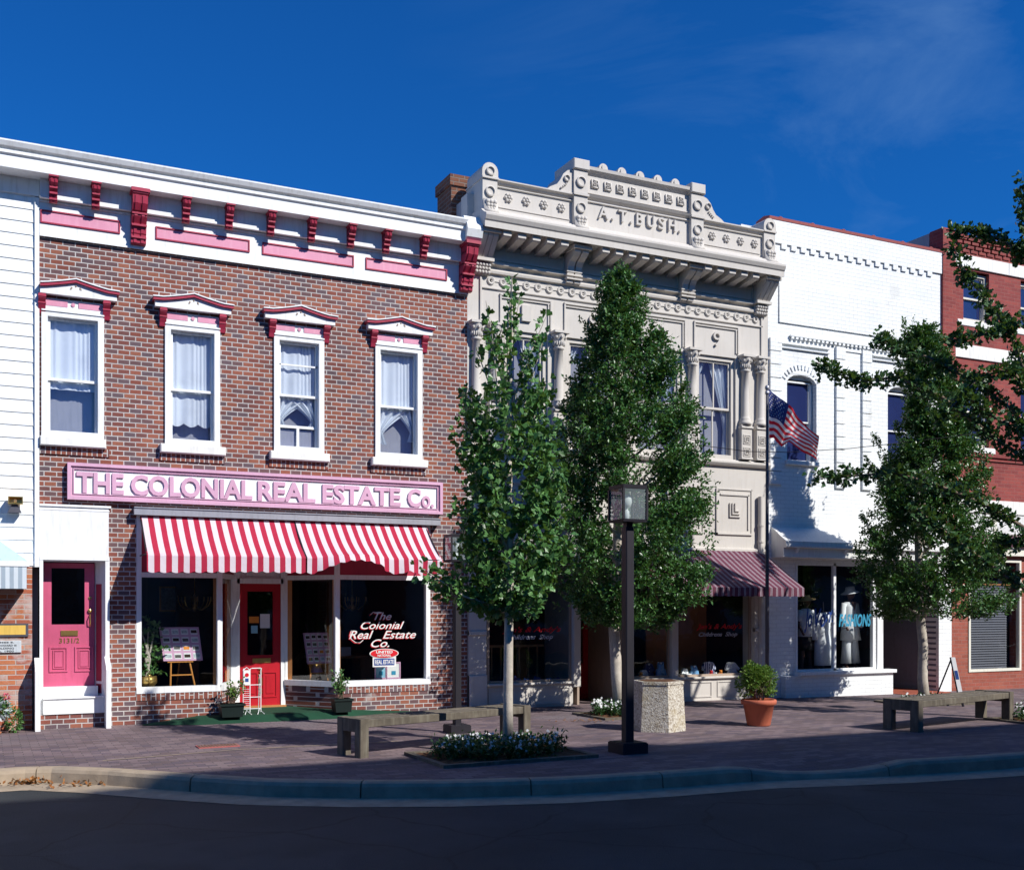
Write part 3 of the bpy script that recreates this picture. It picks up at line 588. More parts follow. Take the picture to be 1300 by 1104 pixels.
# lettering on the glass
b=MB()
def script(s_,pxa,pxb,pyt,pyb,mb,mb2,y=.045):
    xa,xb=X(pxa,y),X(pxb,y); zt=Z((pxa+pxb)/2,pyt,y); zb=Z((pxa+pxb)/2,pyb,y)
    mb.merge(textmb(s_,xa,xb,zb,zt,y-.004,.003,.006,.38)); m2=textmb(s_,xa-.010,xb-.010,zb-.010,zt-.010,y-.001,.003,.014,.38); mb2.merge(m2)
w1,w2=MB(),MB()
for s_,A,B_,T_,D_ in (('The',475,497,777,786.5),('Colonial',458,513,788.5,798),('Real',443,474,800,810.5),('Estate',486,528,800,810),('Co.',471,494,811,821)): script(s_,A,B_,T_,D_,w1,w2)
def swash(pts,mb,mb2,y=.045,r=.006):
    q=[(X(a,y),y-.004,Z(a,c,y)) for a,c in pts]; mb.tube(q,r,6); mb2.tube([(p[0]-.012,p[1]+.004,p[2]-.012) for p in q],r*1.3,6)
swash([(446,800),(444,806),(446,811),(451,815),(457,815.5),(461,812)],w1,w2)
swash([(470,780),(474,776.5),(480,776.5),(485,777)],w1,w2,r=.005)
w1.build('window_lettering','paper',SHOPW); w2.build('lettering_shadow','redpaint',SHOPW)
# estate decal: oval over blue bar
y=.05; xc,zc=X(487.5,y),Z(487,829,y); rx=(X(506,y)-X(469,y))/2; rz=.075
b=MB(); b.box(X(473,y),X(502.5,y),y-.006,y-.002,Z(487,846,y),Z(487,832,y)); b.lathe([(0,0),(rx,0),(rx,.004),(0,.004)],(xc,y-.007,zc),28,'y'); 
for i in range(len(b.v)-56-56,len(b.v)):
    v=b.v[i]; b.v[i]=(v[0],v[1],zc+(v[2]-zc)*rz/rx)
b.build('window_decal','paper',SHOPW)
b=MB(); b.lathe([(0,0),(rx*.93,0),(rx*.93,.003),(0,.003)],(xc,y-.0125,zc),28,'y'); b.v=[(v[0],v[1],zc+(v[2]-zc)*rz*.88/(rx*.93)) for v in b.v]; b.build('decal_oval','redpaint',SHOPW)
b=MB(); b.box(X(475,y),X(500.5,y),y-.010,y-.006,Z(487,844,y),Z(487,835.5,y)); b.build('decal_bar','bluepaint',SHOPW)
b=MB(); b.merge(textmb('UNITED',X(477,y),X(498,y),zc+.0,zc+.045,y-.0165,.002,.03)); b.merge(textmb('NATIONAL',X(479,y),X(496,y),zc-.05,zc-.012,y-.0165,.002,.02)); b.merge(textmb('REAL ESTATE',X(476,y),X(499.5,y),Z(487,842.5,y),Z(487,837,y),y-.011,.002,.02)); b.build('decal_lettering','paper',SHOPW)
# chimney
b=MB(); b.box(6.93,7.55,.45,1.05,7.8,8.62); b.box(6.90,7.58,.42,1.08,8.62,8.80); b.build('chimney','brick_chimney',B1)
# -- sign board
t=thing('shop_sign',(3.8,-.05,3.13),'long white sign with raised pink letters reading THE COLONIAL REAL ESTATE Co.','sign')
x0,x1,z0,z1=1.023,6.556,3.13,3.635
b=MB(); b.frame(x0,x1,z0,z1,.045,-.10,0); b.frame(x0+.045,x1-.045,z0+.045,z1-.045,.018,-.075,0); b.frame(x0+.075,x1-.075,z0+.075,z1-.075,.012,-.085,0); b.build('border','signpink',t)
b=MB(); b.box(x0+.04,x1-.04,-.06,0,z0+.04,z1-.04); b.build('board','white',t)
b=MB(); zb,zt=3.225,3.515
for s_,A,B_ in (('THE',97,157),('COLONIAL',166,320),('REAL',327,400),('ESTATE',409,508)): b.merge(textmb(s_,X(A,-.06),X(B_,-.06),zb,zt,-.06,.026,.032))
b.merge(textmb('C',X(517,-.06),X(533.5,-.06),zb,zt,-.06,.026,.032)); b.merge(textmb('o.',X(535,-.06),X(550,-.06),zb,zb+.19,-.06,.026,.02)); b.build('letters','signpink',t)
# -- awning
t=thing('striped_awning',(4.1,0,2.9),'red and white striped fabric awning with scalloped edge below the long pink sign','awning')
b=MB(); b.box(1.885,6.50,-.14,0,2.95,3.05); b.box(1.885,6.50,-.155,-.0,3.045,3.06); b.build('housing','alum',t)
def awn(x0,x1,name,ripple):
    b=MB(); P_=.74
    def low(x):
        if ripple: 
            u=(x-x0)/(x1-x0); return .20*math.sin(max(0,min(1,(u-.05)/.62))*PI)*(1 if u<.67 else 0)+ .05*math.sin(u*19)*(u>.55)
        return .012*math.sin(x*2.2)
    def fn(u,v):
        x=x0+(x1-x0)*u
        if v<=.8: 
            k=v/.8; y=-.06-(P_-.06)*k; z=2.94-.57*k-.035*math.sin(k*PI)+.3*low(x)*k*k
        else:
            k=(v-.8)/.2; sc=.022*abs(math.sin(PI*(x-x0)/.156)) if v>.99 else 0
            y=-P_-.012*math.sin(x*7)*k-(.10*low(x)/.2*k if ripple else 0); z=2.37-.235*k+low(x)*(.3+.7*k)-sc+.02
        return (x,y,z)
    n_=int((x1-x0)/.013); return b.grid(fn,n_,30).build(name,'awn_red',t,True)
awn(1.975,4.16,'fabric',False); awn(4.185,6.29,'fabric',True)
b=MB()
for x in (1.98,4.17,6.27): b.tube([(x,-.02,2.38),(x,-.72,2.38)],.010,6); b.tube([(x,-.05,2.93),(x,-.72,2.36)],.012,6)
b.tube([(1.98,-.72,2.365),(6.27,-.72,2.365)],.014,6); b.build('awning_frame','darkmetal',t)
# ================================================================== CAST-FRONT STONE-COLOURED BUILDING
B0,B9=7.02,13.15
B2=thing('ornate_shop_building',(10.1,0,0),'two-storey cream cast-iron fronted building with pediment dated 1889 reading A. T. BUSH.','building')
COLS=[(7.16,0),(7.50,0),(8.68,1),(10.04,1),(11.40,1),(12.58,0),(12.93,0)]
WB=[(7.66,8.50),(8.86,9.86),(10.22,11.22),(11.52,12.40)]
wz0,wz1=4.36,6.22
wall(B0+.002,B9,2.66,8.35,[(a,c,wz0,wz1) for a,c in WB],0,.25).build('wall','stone',B2)
b=MB(); b.box(B0+.003,B9-.001,.26,12,2.9,8.3); b.box(B0+.003,B9,4.8,12,-.2,2.9); b.box(B0+.003,B0+.05,.26,4.8,-.2,2.9); b.box(B9-.05,B9-.001,.26,4.8,-.2,2.9); b.build('body','grayside',B2)
def tie(side):
    def f(p,a,c,az,zm,bz,y): 
        swag(a+(c-a)*.40,c,az,bz-.02,y+.01,1,p); swag(a,a+(c-a)*.36,bz-.62,bz-.02,y,-1,p)
    return f
for i,(a,c) in enumerate(WB):
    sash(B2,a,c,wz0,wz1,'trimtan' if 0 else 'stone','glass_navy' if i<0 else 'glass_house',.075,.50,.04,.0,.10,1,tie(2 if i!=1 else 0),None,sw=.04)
# sills, belt mouldings
b=MB(); b.prism_x([(0,4.22),(-.06,4.24),(-.09,4.28),(-.09,4.31),(-.05,4.34),(0,4.35)],B0,B9); b.prism_x([(0,2.66),(-.05,2.68),(-.05,2.72),(0,2.74)],B0,B9); b.build('sill_band','stone',B2)
# pedestals + columns
for xc,kind in COLS:
    b=MB(); w=.26 if kind else .24
    b.bbox(xc-w/2,xc+w/2,-.10,.04,4.36,5.0,.006); b.bbox(xc-w/2-.015,xc+w/2+.015,-.125,.04,4.93,4.97,.006); b.bbox(xc-w/2-.01,xc+w/2+.01,-.12,.04,4.36,4.40,.006)
    for zz in (4.50,4.73): 
        b.frame(xc-.085,xc+.085,zz-.085,zz+.085,.016,-.112,-.09); b.frame(xc-.05,xc+.05,zz-.05,zz+.05,.014,-.118,-.09); b.lathe([(0,0),(.022,0),(.012,.03),(0,.032)],(xc,-.10,zz),8,'y')
    b.build('pedestal','stone',B2)
    b=MB(); r=.082 if kind else .075
    b.lathe([(r+.045,5.0),(r+.045,5.05),(r+.02,5.07),(r+.03,5.10),(r+.01,5.13),(r,5.16),(r-.004,5.6),(r-.012,5.97),(r+.012,5.98),(r+.012,6.01),(r-.005,6.02),(r+.005,6.10),(r+.04,6.20),(r+.055,6.24)],(xc,-.045,0),16); 
    b.build('column','stone',B2,True)
    b=MB()
    for k in range(9):
        aa=PI+PI*k/8; cx,cy=xc+math.cos(aa)*(r+.02),-.045+math.sin(aa)*(r+.02)
        b.ell((cx,cy,6.07),.016,.016,.04,6,4); 
        if k%2==0: b.ell((xc+math.cos(aa)*(r+.04),-.045+math.sin(aa)*(r+.04),6.17),.024,.024,.026,6,4)
    b.box(xc-r-.06,xc+r+.06,-.045-r-.06,.0,6.235,6.275); b.build('capital','stone',B2)
# number panels above the windows
for (a,c),ch in zip(WB,'1889'):
    b=MB(); z0,z1=6.30,6.80
    b.box(a-.06,c+.06,-.035,0,z1-.03,z1); b.box(a-.03,c+.03,-.025,0,z1-.075,z1-.055); b.box(c+.03,c+.06,-.035,0,z0,z1-.03); b.box(c-.01,c+.01,-.025,0,z0,z1-.075); b.box(a-.06,a-.035,-.03,0,z0,z1-.03); b.build('number_panel','stone',B2)
    textmb(ch,(a+c)/2-.085,(a+c)/2+.085,6.39,6.65,0,.045,0).build('date_numeral','stone',B2)
# chain of rings
b=MB(); b.prism_x([(0,6.84),(-.03,6.85),(-.03,6.87),(0,6.88)],B0+.25,B9-.15); b.prism_x([(0,7.09),(-.05,7.10),(-.06,7.14),(-.03,7.17),(0,7.18)],B0+.2,B9-.1)
b.prism_x([(0,7.22),(-.08,7.24),(-.08,7.27),(-.04,7.29),(0,7.30)],B0+.2,B9-.1); b.box(B0+.22,B0+.25,-.03,0,6.3,7.1); b.box(B9-.18,B9-.15,-.03,0,6.3,7.1); b.build('frieze_moulding','stone',B2)
b=MB(); n_=26; xa,xb=B0+.42,B9-.30
for k in range(n_):
    x=xa+(xb-xa)*k/(n_-1); b.lathe([(.028,0),(.028,.02),(.055,.03),(.068,.02),(.07,0)],(x,0,6.985),12,'y')
b.box(xa,xb,-.014,0,6.977,6.993); b.build('ring_chain','stone',B2)
# panels between consoles beneath the dentils
seg=[(7.45,8.80),(9.12,11.12),(11.44,12.78)]
for a,c in seg: MB().frame(a,c,7.33,7.56,.025,-.02,0).build('frieze_panel','stone',B2)
# main cornice
b=MB(); b.prism_x([(0,7.60),(-.10,7.60),(-.12,7.68),(-.49,7.70),(-.50,7.665),(-.52,7.665),(-.52,7.76),(-.54,7.78),(-.57,7.84),(-.57,7.87),(-.50,7.90),(-.42,7.95),(-.38,7.99),(.3,8.05),(.3,7.60)],7.10,B9-.05); b.build('cornice','stone',B2)
x=7.52
while x<12.75:
    if min(abs(x-8.96),abs(x-11.28))>.17: MB().prism_x([(-.0,7.70),(-.47,7.70),(-.47,7.59),(-.44,7.57),(-.16,7.53),(0,7.50)],x-.07,x+.07).build('cornice_block','stone',B2)
    x+=.262
# middle consoles
def console(xc):
    b=MB()
    for k in (-.075,.075): b.prism_x([(0,7.66),(-.38,7.66),(-.38,7.56),(-.30,7.50),(-.20,7.45),(-.15,7.38),(-.13,7.28),(-.10,7.20),(-.10,7.12),(0,7.10)],xc+k-.06,xc+k+.06)
    for q in (7.30,7.24,7.18): b.box(xc-.15,xc+.15,-.14,0,q-.012,q+.012)
    b.box(xc-.17,xc+.17,-.43,0,7.60,7.665); b.build('console','stone',B2)
console(8.94); console(11.26)
def corner(xc):
    b=MB(); w=.15
    for k in (-.09,0,.09): b.prism_x([(0,7.62),(-.42,7.66),(-.40,7.58),(-.14,7.30),(0,7.28)],xc+k-.038,xc+k+.038)
    b.prism_x([(0,7.62),(-.40,7.65),(-.38,7.58),(-.12,7.30),(0,7.28)],xc-w,xc+w); b.box(xc-w-.02,xc+w+.02,-.45,0,7.62,7.675); b.box(xc-w-.02,xc+w+.02,-.17,0,7.25,7.30)
    b.build('corner_console','stone',B2)
    b=MB()
    for k in range(5):
        for j in range(3): b.ell((xc-.11+.055*k,-.10+.015*j,7.20-.055*j),.032,.035,.034,7,5)
    b.box(xc-.13,xc+.13,-.06,0,7.05,7.25); b.build('leaf_drop','stone',B2,True)
corner(7.26); corner(12.94)
# parapet
PY=-.34
ps=MB(); zl,zh=7.97,8.50
for a,c in ((7.40,8.80),(11.42,12.78)): ps.box(a,c,PY+.06,.2,zl,zh-.03); ps.prism_x([(.2,zh-.04),(PY+.04,zh-.05),(PY+.02,zh-.02),(PY-.02,zh),(PY-.02,zh+.02),(.2,zh+.03)],a,c); ps.prism_x([(PY+.06,zh-.10),(PY+.03,zh-.09),(PY+.03,zh-.075),(PY+.06,zh-.07)],a,c); ps.prism_x([(PY+.07,zl),(PY,zl),(PY,zl+.03),(PY+.03,zl+.06),(PY+.07,zl+.07)],a,c); ps.box(a+.05,c-.05,PY+.045,PY+.065,zl+.12,zl+.135)
a,c=9.06,11.16
ps.box(a,c,PY+.06,.2,zl,8.98); ps.prism_x([(.2,8.50),(PY+.05,8.50),(PY+.01,8.53),(PY-.01,8.555),(PY+.06,8.58)],a,c); ps.prism_x([(PY+.06,8.44),(PY+.03,8.45),(PY+.03,8.465),(PY+.06,8.47)],a,c)
ps.prism_x([(.2,8.93),(PY+.06,8.90),(PY+.02,8.94),(PY-.02,8.97),(PY-.03,9.02),(.2,9.04)],a,c); ps.prism_x([(PY+.07,zl),(PY,zl),(PY,zl+.03),(PY+.03,zl+.06),(PY+.07,zl+.07)],a,c); ps.box(a+.03,c-.03,PY+.045,PY+.065,8.60,8.612)
ps.build('parapet','stone',B2)
def disc(x,z,r,mb,y=PY): mb.lathe([(0.001,.008),(r*.5,.012),(r*.55,.014),(r*.75,.012),(r*.8,.04),(r,.035),(r,0)],(x,y,z),16,'y')
def rosette(x,z,r,mb,y=PY+.06):
    for k in range(6): a=PI/3*k; mb.ell((x+math.cos(a)*r*.6,y-.015,z+math.sin(a)*r*.6),r*.33,.028,r*.33,8,5)
    mb.ell((x,y-.025,z),r*.28,.03,r*.28,8,5)
for x0,x1,top in ((7.14,7.40,8.52),(12.78,13.04,8.52)):
    piers=MB(); xc=(x0+x1)/2; piers.box(x0,x1,PY,.3,7.97,top); piers.prism_y([(x0-.01,top)]+[(xc-math.cos(PI*k/10)*(x1-x0+.02)/2,top+.10+math.sin(PI*k/10)*.14) for k in range(11)]+[(x1+.01,top)],PY-.01,.25)
    piers.box(x0-.015,x1+.015,PY-.03,.3,top-.02,top+.01); disc(xc,8.30,.085,piers); disc(xc,top+.10,.075,piers,PY-.01); piers.build('parapet_pier','stone',B2)
for x0,x1 in ((8.80,9.06),(11.16,11.42)):
    piers=MB(); xc=(x0+x1)/2; piers.box(x0,x1,PY-.02,.25,7.97,8.96); piers.bbox(x0-.02,x1+.02,PY-.06,.28,8.93,9.10,.012); piers.box(x0-.015,x1+.015,PY-.05,.2,8.50,8.54); disc(xc,8.30,.085,piers,PY-.02); disc(xc,8.73,.09,piers,PY-.02); piers.build('parapet_pier','stone',B2)
for xc in (7.27,8.93,11.29,12.91):   # acanthus clump under each pier
    orn=MB()
    for k in (-1,0,1):
        for j in range(4): orn.ell((xc+k*.065*(1-.12*j),PY-.05+.01*j,8.12-j*.05),.042-.004*j,.04,.04,8,5)
    orn.prism_x([(PY+.02,8.2),(PY-.03,8.14),(PY-.06,8.0),(PY-.10,7.93),(PY+.05,7.93)],xc-.12,xc+.12); orn.build('leaf_ornament','stone',B2,True)
for k in range(4):
    for x in (7.62+k*.325,11.66+k*.315): orn=MB(); rosette(x,8.27,.085,orn); orn.build('rosette','stone',B2,True)
for k in range(8):
    x=9.24+k*.248; orn=MB(); orn.frame(x-.07,x+.07,8.70,8.84,.022,PY+.03,PY+.06); rosette(x,8.77,.05,orn,PY+.06); orn.build('square_rosette','stone',B2,True)
for k in range(5):
    x=9.38+k*.365; orn=MB(); orn.prism_y([(x-.085,9.02)]+[(x-math.cos(PI*j/8)*.085,9.04+math.sin(PI*j/8)*.085) for j in range(9)]+[(x+.085,9.02)],PY,-.05); orn.lathe([(0,0),(.045,0),(.04,.02),(0,.02)],(x,PY,9.055),10,'y'); orn.build('crest_ball','stone',B2)
for s_,xx in ((1,8.80),(-1,11.42)):       # scrolled shoulders
    pr=[(0,8.50),(0,8.93),(-.10,8.90),(-.18,8.83),(-.24,8.72),(-.30,8.64),(-.42,8.58),(-.5,8.52),(-.5,8.50)]
    b=MB(); b.prism_y([(xx+s_*p,z) for p,z in pr],PY+.02,.2); disc(xx-s_*.12,8.76,.055,b,PY+.02)
    for j in range(4): b.ell((xx-s_*(.14+.03*j),PY,8.66-.025*j),.02,.02,.016,6,4)
    b.build('scroll_shoulder','stone',B2)
b=MB(); zb=8.21
for s_,a,c in (('A',9.30,9.49),('.',9.56,9.60),('T',9.69,9.86),('.',9.93,9.97),('B',10.05,10.18),('U',10.27,10.42),('S',10.50,10.63),('H',10.71,10.86),('.',10.93,10.97)):
    b.merge(textmb(s_,a,c,zb,zb+(.045 if s_=='.' else .20),PY+.06,.045,.012))
b.build('name_letters','stone',B2)
# square panels on the plain band
for a in (7.55,8.62,9.69,10.76,11.95):
    if a>10.5 and a<11: a=10.85
    b=MB(); c=a+.82; z0,z1=2.98,3.82
    b.box(a,a+.03,-.03,0,z0,z1); b.box(a,c,-.03,0,z0,z0+.03); b.box(a,c,-.018,0,z1-.02,z1); b.box(c-.02,c,-.018,0,z0,z1); b.box(c-.10,c-.07,-.022,0,z0+.10,z1-.10); b.box(a+.1,c-.07,-.022,0,z1-.12,z1-.09)
    xm,zm=(a+c)/2-.06,(z0+z1)/2-.08
    for q in (0,.06,.12): b.box(xm+q-.05,xm+q-.032,-.03,0,zm+q*.9,zm+.24); b.box(xm+q-.05,xm+.2-q*.2,-.03,0,zm+q*.9-.02,zm+q*.9)
    b.build('square_panel','stone',B2)
b=MB(); xd=12.93; b.tube([(xd,-.06,-.05),(xd,-.06,2.0),(xd,-.06,3.7)],.05,10); 
for z in (3.15,2.85,.9): b.lathe([(.062,0),(.062,.03)],(xd,-.06,z),10)
b.build('downspout','stone',B2)
# storefront
for a,c in ((B0+.01,7.34),(12.80,B9-.01)): b=MB(); b.box(a,c,-.05,.3,-.15,2.66); b.bbox(a-.0,c+.0,-.09,0,-.15,.55,.01); b.bbox(a,c,-.08,0,1.2,1.27,.01); b.build('storefront_pilaster','stone',B2)
for xc in (9.05,10.10,11.05): b=MB(); b.bbox(xc-.07,xc+.07,-.03,.12,.30 if xc!=10.10 else -.1,2.66,.01); b.build('storefront_pilaster','stone',B2)
b=MB()
for a,c in ((7.34,8.98),(10.17,12.80)):
    b.box(a,c,.0,.2,-.15,.36); b.bbox(a,c,-.05,.25,.36,.40,.008); b.box(a,c,-.02,0,-.15,-.02)
    n_=2 if c<9 else 3; w=(c-a)/n_
    for k in range(n_): b.frame(a+k*w+.06,a+(k+1)*w-.06,.03,.31,.018,-.014,0)
b.build('bulkhead','stone',B2)
b=MB(); b.box(7.34,12.80,.3,.6,2.6,2.66); b.box(7.34,7.42,.06,.12,.4,2.6)
b.build('storefront_header','stonedark',B2)
for a,c in ((7.40,8.98),(10.17,10.99),(11.11,12.80)):
    b=MB(); b.frame(a,c,.40,2.6,.04,.05,.1); w=b.build('display_window','trimtan',B2)
    b=MB(); b.add([(a,.075,.42),(c,.075,.42),(c,.075,2.6),(a,.075,2.6)],[(0,1,2,3)]); b.build('pane','glass_shop',w)
    wl,wr=MB(),MB(); y=.06
    if c<9.2: L_=(("Jan's & Andy's",638,712,795,804,0),('Childrens  Shop',645,702,805,813,1))
    elif a>11: L_=(("Jan's & Andy's",884,942,791,800,0),('Childrens  Shop',887,936,802,809,1))
    else: continue
    for s_,A,B_,T_,D_,k in L_: (wr if k else wl).merge(textmb(s_,X(A,y),X(B_,y),Z((A+B_)/2,D_,y),Z((A+B_)/2,T_,y),y,.003,.015,.35))
    wl.build('window_lettering','redpaint',w); wr.build('window_lettering','graypaint',w)
b=MB()  # recessed doorway in the middle
b.box(9.12,9.16,.1,1.3,-.1,2.6); b.box(9.98,10.03,.1,1.3,-.1,2.6); b.box(9.12,10.03,1.25,1.3,2.0,2.6); b.build('recess_wall','trimtan',B2)
b=MB(); a,c=9.18,9.97; b.box(a,c,1.2,1.25,-.05,.62); b.box(a,a+.1,1.2,1.25,.62,2.05); b.box(c-.1,c,1.2,1.25,.62,2.05); b.box(a+.1,c-.1,1.2,1.25,1.95,2.05); b.box((a+c)/2-.01,(a+c)/2+.01,1.19,1.2,-.05,.62); dr=b.build('door','doorred',B2)
b=MB(); b.add([(a+.1,1.22,.62),(c-.1,1.22,.62),(c-.1,1.22,1.95),(a+.1,1.22,1.95)],[(0,1,2,3)]); b.build('pane','glass_shop',dr)
b=MB(); b.box(a+.35,a+.55,1.19,1.2,1.10,1.28); b.build('notice','paper',dr)
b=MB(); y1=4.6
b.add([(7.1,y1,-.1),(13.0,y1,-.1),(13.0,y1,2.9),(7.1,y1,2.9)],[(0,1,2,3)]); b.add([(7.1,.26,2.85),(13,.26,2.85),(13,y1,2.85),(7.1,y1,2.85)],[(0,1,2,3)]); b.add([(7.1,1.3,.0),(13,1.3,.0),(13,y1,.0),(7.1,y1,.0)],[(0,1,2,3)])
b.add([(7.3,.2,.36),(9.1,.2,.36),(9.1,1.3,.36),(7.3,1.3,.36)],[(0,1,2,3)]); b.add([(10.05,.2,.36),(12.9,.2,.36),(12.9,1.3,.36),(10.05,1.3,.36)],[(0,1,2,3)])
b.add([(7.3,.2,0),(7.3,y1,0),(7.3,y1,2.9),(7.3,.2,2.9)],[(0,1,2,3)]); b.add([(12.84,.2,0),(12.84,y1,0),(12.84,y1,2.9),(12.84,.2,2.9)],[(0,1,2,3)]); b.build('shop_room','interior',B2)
b=MB(); 
for k in range(8): b.box(7.6+k*.18,7.625+k*.18,1.1,1.13,.4,.95)
b.box(7.5,9.0,1.1,1.13,.95,.99); b.box(11.3,12.7,1.3,1.34,.4,1.9); b.build('display_rail','wood',B2)
# awning
t=thing('striped_awning',(11,0,2.6),'purple and white striped sloping awning over the childrens shop window','awning')
AX0,AX1,AP=7.5,12.97,1.2
AX0=9.2
zt,zf,zb=2.69,1.99,1.85
b=MB(); b.grid(lambda u,v:(AX0+(AX1-AX0)*u,-.03-(AP-.03)*v,zt-(zt-zf)*v-.02*math.sin(v*PI)),60,10)
b.grid(lambda u,v:(AX0+(AX1-AX0)*u,-AP-.01*math.sin(u*60)*v,zf-(zf-zb)*v-(.012*abs(math.sin(u*70)) if v>.9 else 0)),240,2)
b.build('fabric','awn_purple',t)
b=MB()
for x in (AX0,AX1): b.add([(x,-.03,zt),(x,-AP,zf),(x,-.03,zf)],[(0,1,2)]); b.add([(x,-.03,zf),(x,-AP,zf),(x,-AP,zb),(x,-.03,zb)],[(0,1,2,3)])
b.build('side_cheek','purple',t)
# ================================================================== WHITE BRICK BUILDING
W0,W9=13.15,17.62; WT=8.90
B3=thing('white_brick_building',(15.4,0,0),'two-storey white painted brick building with arched windows and red roof coping','building')
wins=[(13.60,14.32,4.42,6.08),(16.15,16.87,4.42,6.08)]
wall(W0+.002,W9,2.6,WT,wins+[],0,.3).build('wall','brick_white',B3)
b=MB(); b.box(W0+.003,W9-.003,.31,12,2.9,WT-.1); b.box(W0+.003,W9,4.8,12,-.2,2.9); b.box(W0+.003,W0+.05,.31,4.8,-.2,2.9); b.build('body','grayside',B3)
b=MB(); b.prism_x([(-.04,WT),(-.05,WT+.05),(.12,WT+.09),(.35,WT+.05),(.35,WT)],W0,W9-.0)
for k in range(6): b.ell((W0+.35+k*.78,.10,WT+.09),.05,.08,.035,8,5)
b.build('coping','copingred',B3)
b=MB(); b.box(W0-.35,W0+.02,.35,.9,8.2,8.86); b.build('party_parapet','brick_white',B3)
# stepped corbel course
b=MB(); n_=int((W9-W0-.35)/.235)
for k in range(n_): x=W0+.30+k*.235; b.box(x,x+.125,-.03,0,8.38,8.47); 
b.box(W0+.0,W9,-.03,0,8.47,WT); b.build('corbel_course','brick_white',B3)
b=MB(); b.box(W0,17.25,-.026,0,7.42,8.2-.45); b.box(W0,17.25,-.026,0,7.42,7.72)
b=MB(); b.box(W0+.25,17.12,-.03,0,7.0,7.735); b.box(17.12,17.22,-.03,0,7.0,7.66); b.box(17.22,17.32,-.03,0,6.9,7.56); b.build('raised_field','brick_white',B3)
b=MB()
k=0; x=W0+.52
while x<17.3: b.box(x,x+.055,-.058,-.03,6.71,6.76); x+=.105
b.box(W0+.5,17.35,-.062,-.0,6.76,6.785); b.build('dentil_course','brick_white',B3)
b=MB(); 
for a,c in ((13.35,14.62),(15.72,17.15)): b.box(a,c,-.05,0,6.60,6.63); b.box(a,c,-.04,0,6.52,6.545)
for a,c in ((W0+.02,W0+.30),(14.78,15.02),(15.45,15.70)):
    z=3.95
    while z<6.55: b.bbox(a,c,-.045,0,z,z+.235,.006); z+=.25
b.box(15.02,15.45,-.02,0,6.62,6.70); b.build('pilaster','brick_white',B3)
for i,(a,c,d,e) in enumerate(wins):
    xm=(a+c)/2; b=MB(); pr=[(a-.01,e+.02)]+[(xm-math.cos(PI*k/10)*(c-a+.02)/2,e-.14+math.sin(PI*k/10)*.20) for k in range(11)]
    w=sash(B3,a+.0,c-.03,d,e-.10,'white','glass_navy',.03,.5,.10,.0,.10,0,None,None,sw=.028)
    b=MB(); seg_=[(a,e-.14)]+[(xm-math.cos(PI*k/12)*(c-a)/2,e-.14+math.sin(PI*k/12)*.19) for k in range(13)]+[(c,e-.14)]
    top=[(c,e+.001),(a,e+.001)]
    b.prism_y([(a,e-.16),(a,e-.10),(xm-.2,e-.0),(xm+.2,e-.0),(c,e-.10),(c,e-.16)],.10,.2); b.build('arch_head','white',w)
    b=MB()
    for k in range(13):
        aa=PI*(.18+.64*k/12); r0,r1=.46,.56; cx,cz=xm,e-.36
        p=[(cx+math.cos(aa+s*.028)*r,cz+math.sin(aa+s*.028)*r*.95) for s,r in ((-1,r0),(1,r0),(1,r1),(-1,r1))]; b.prism_y(p,-.02,0)
    b.box(a,c,-.0,.02,e-.02,e+.0); b.build('arch_bricks','brick_white',w)
    b=MB(); b.prism_y([(a,e+.001),(a,e-.17),(a+.06,e-.10),(a+.16,e-.045),(xm,e-.02),(c-.16,e-.045),(c-.06,e-.10),(c,e-.17),(c,e+.001)],.005,.14); b.build('arch_spandrel','brick_white',w)
    b=MB(); b.bbox(a-.05,c+.05,-.06,.14,d-.08,d,.008); b.build('sill','white',w)
# pent roof over shop front
px0=13.22
b=MB(); b.prism_x([(-.002,3.16),(-.42,2.87),(-.42,2.80),(-.44,2.80),(-.44,2.76),(-.40,2.75),(-.002,2.75)],px0,W9-.15); b.box(px0,W9-.15,-.36,-.002,2.58,2.75); b.build('pent_roof','whitecorr',B3)
for x in (px0+.3,14.7,16.2,17.2): MB().prism_x([(-.361,2.75),(-.42,2.75),(-.361,2.66)],x-.03,x+.03).build('roof_bracket','white',B3)
# ground floor
S0,S1=13.80,15.80
b=wall(W0+.002,S1+.20,-.2,2.6,[(S0,S1,.40,2.50)],0,.12); b.build('shopfront_wall','brick_white',B3)
b=MB(); b.box(W0+.3,16.15,-.14,.0,-.2,.36); b.build('bulkhead','brick_white',B3)
b=MB(); b.bbox(W0+.62,16.20,-.20,.05,.36,.43,.01); b.box(S1+.05,S1+.20,-.03,.14,.43,2.6); b.build('sill','white',B3)
b=MB(); b.frame(S0,S1,.42,2.50,.05,-.01,.06); b.box(14.74,14.80,-.01,.06,.42,2.5); w=b.build('display_window','white',B3)
b=MB(); b.add([(S0,.03,.45),(S1,.03,.45),(S1,.03,2.5),(S0,.03,2.5)],[(0,1,2,3)]); b.build('pane','glass_shop',w)
y=.015; wl=MB()
for s_,A,B_,T_,D_ in (('Jo',1021,1031,772,803),('Vo',1034,1048,772,796),('n',1048,1055,776,790),("'s",1055,1062,774,790)): wl.merge(textmb(s_,X(A,y),X(B_,y),Z(A,D_,y),Z(A,T_,y),y,.003,.02,.3))
wl.build('window_lettering','bluepaint',w)
textmb('FASHIONS',X(1065,y),X(1106,y),Z(1085,795,y),Z(1085,779,y),y,.003,.03,.25).build('window_lettering','cyanpaint',w)
b=MB(); y1=4.6
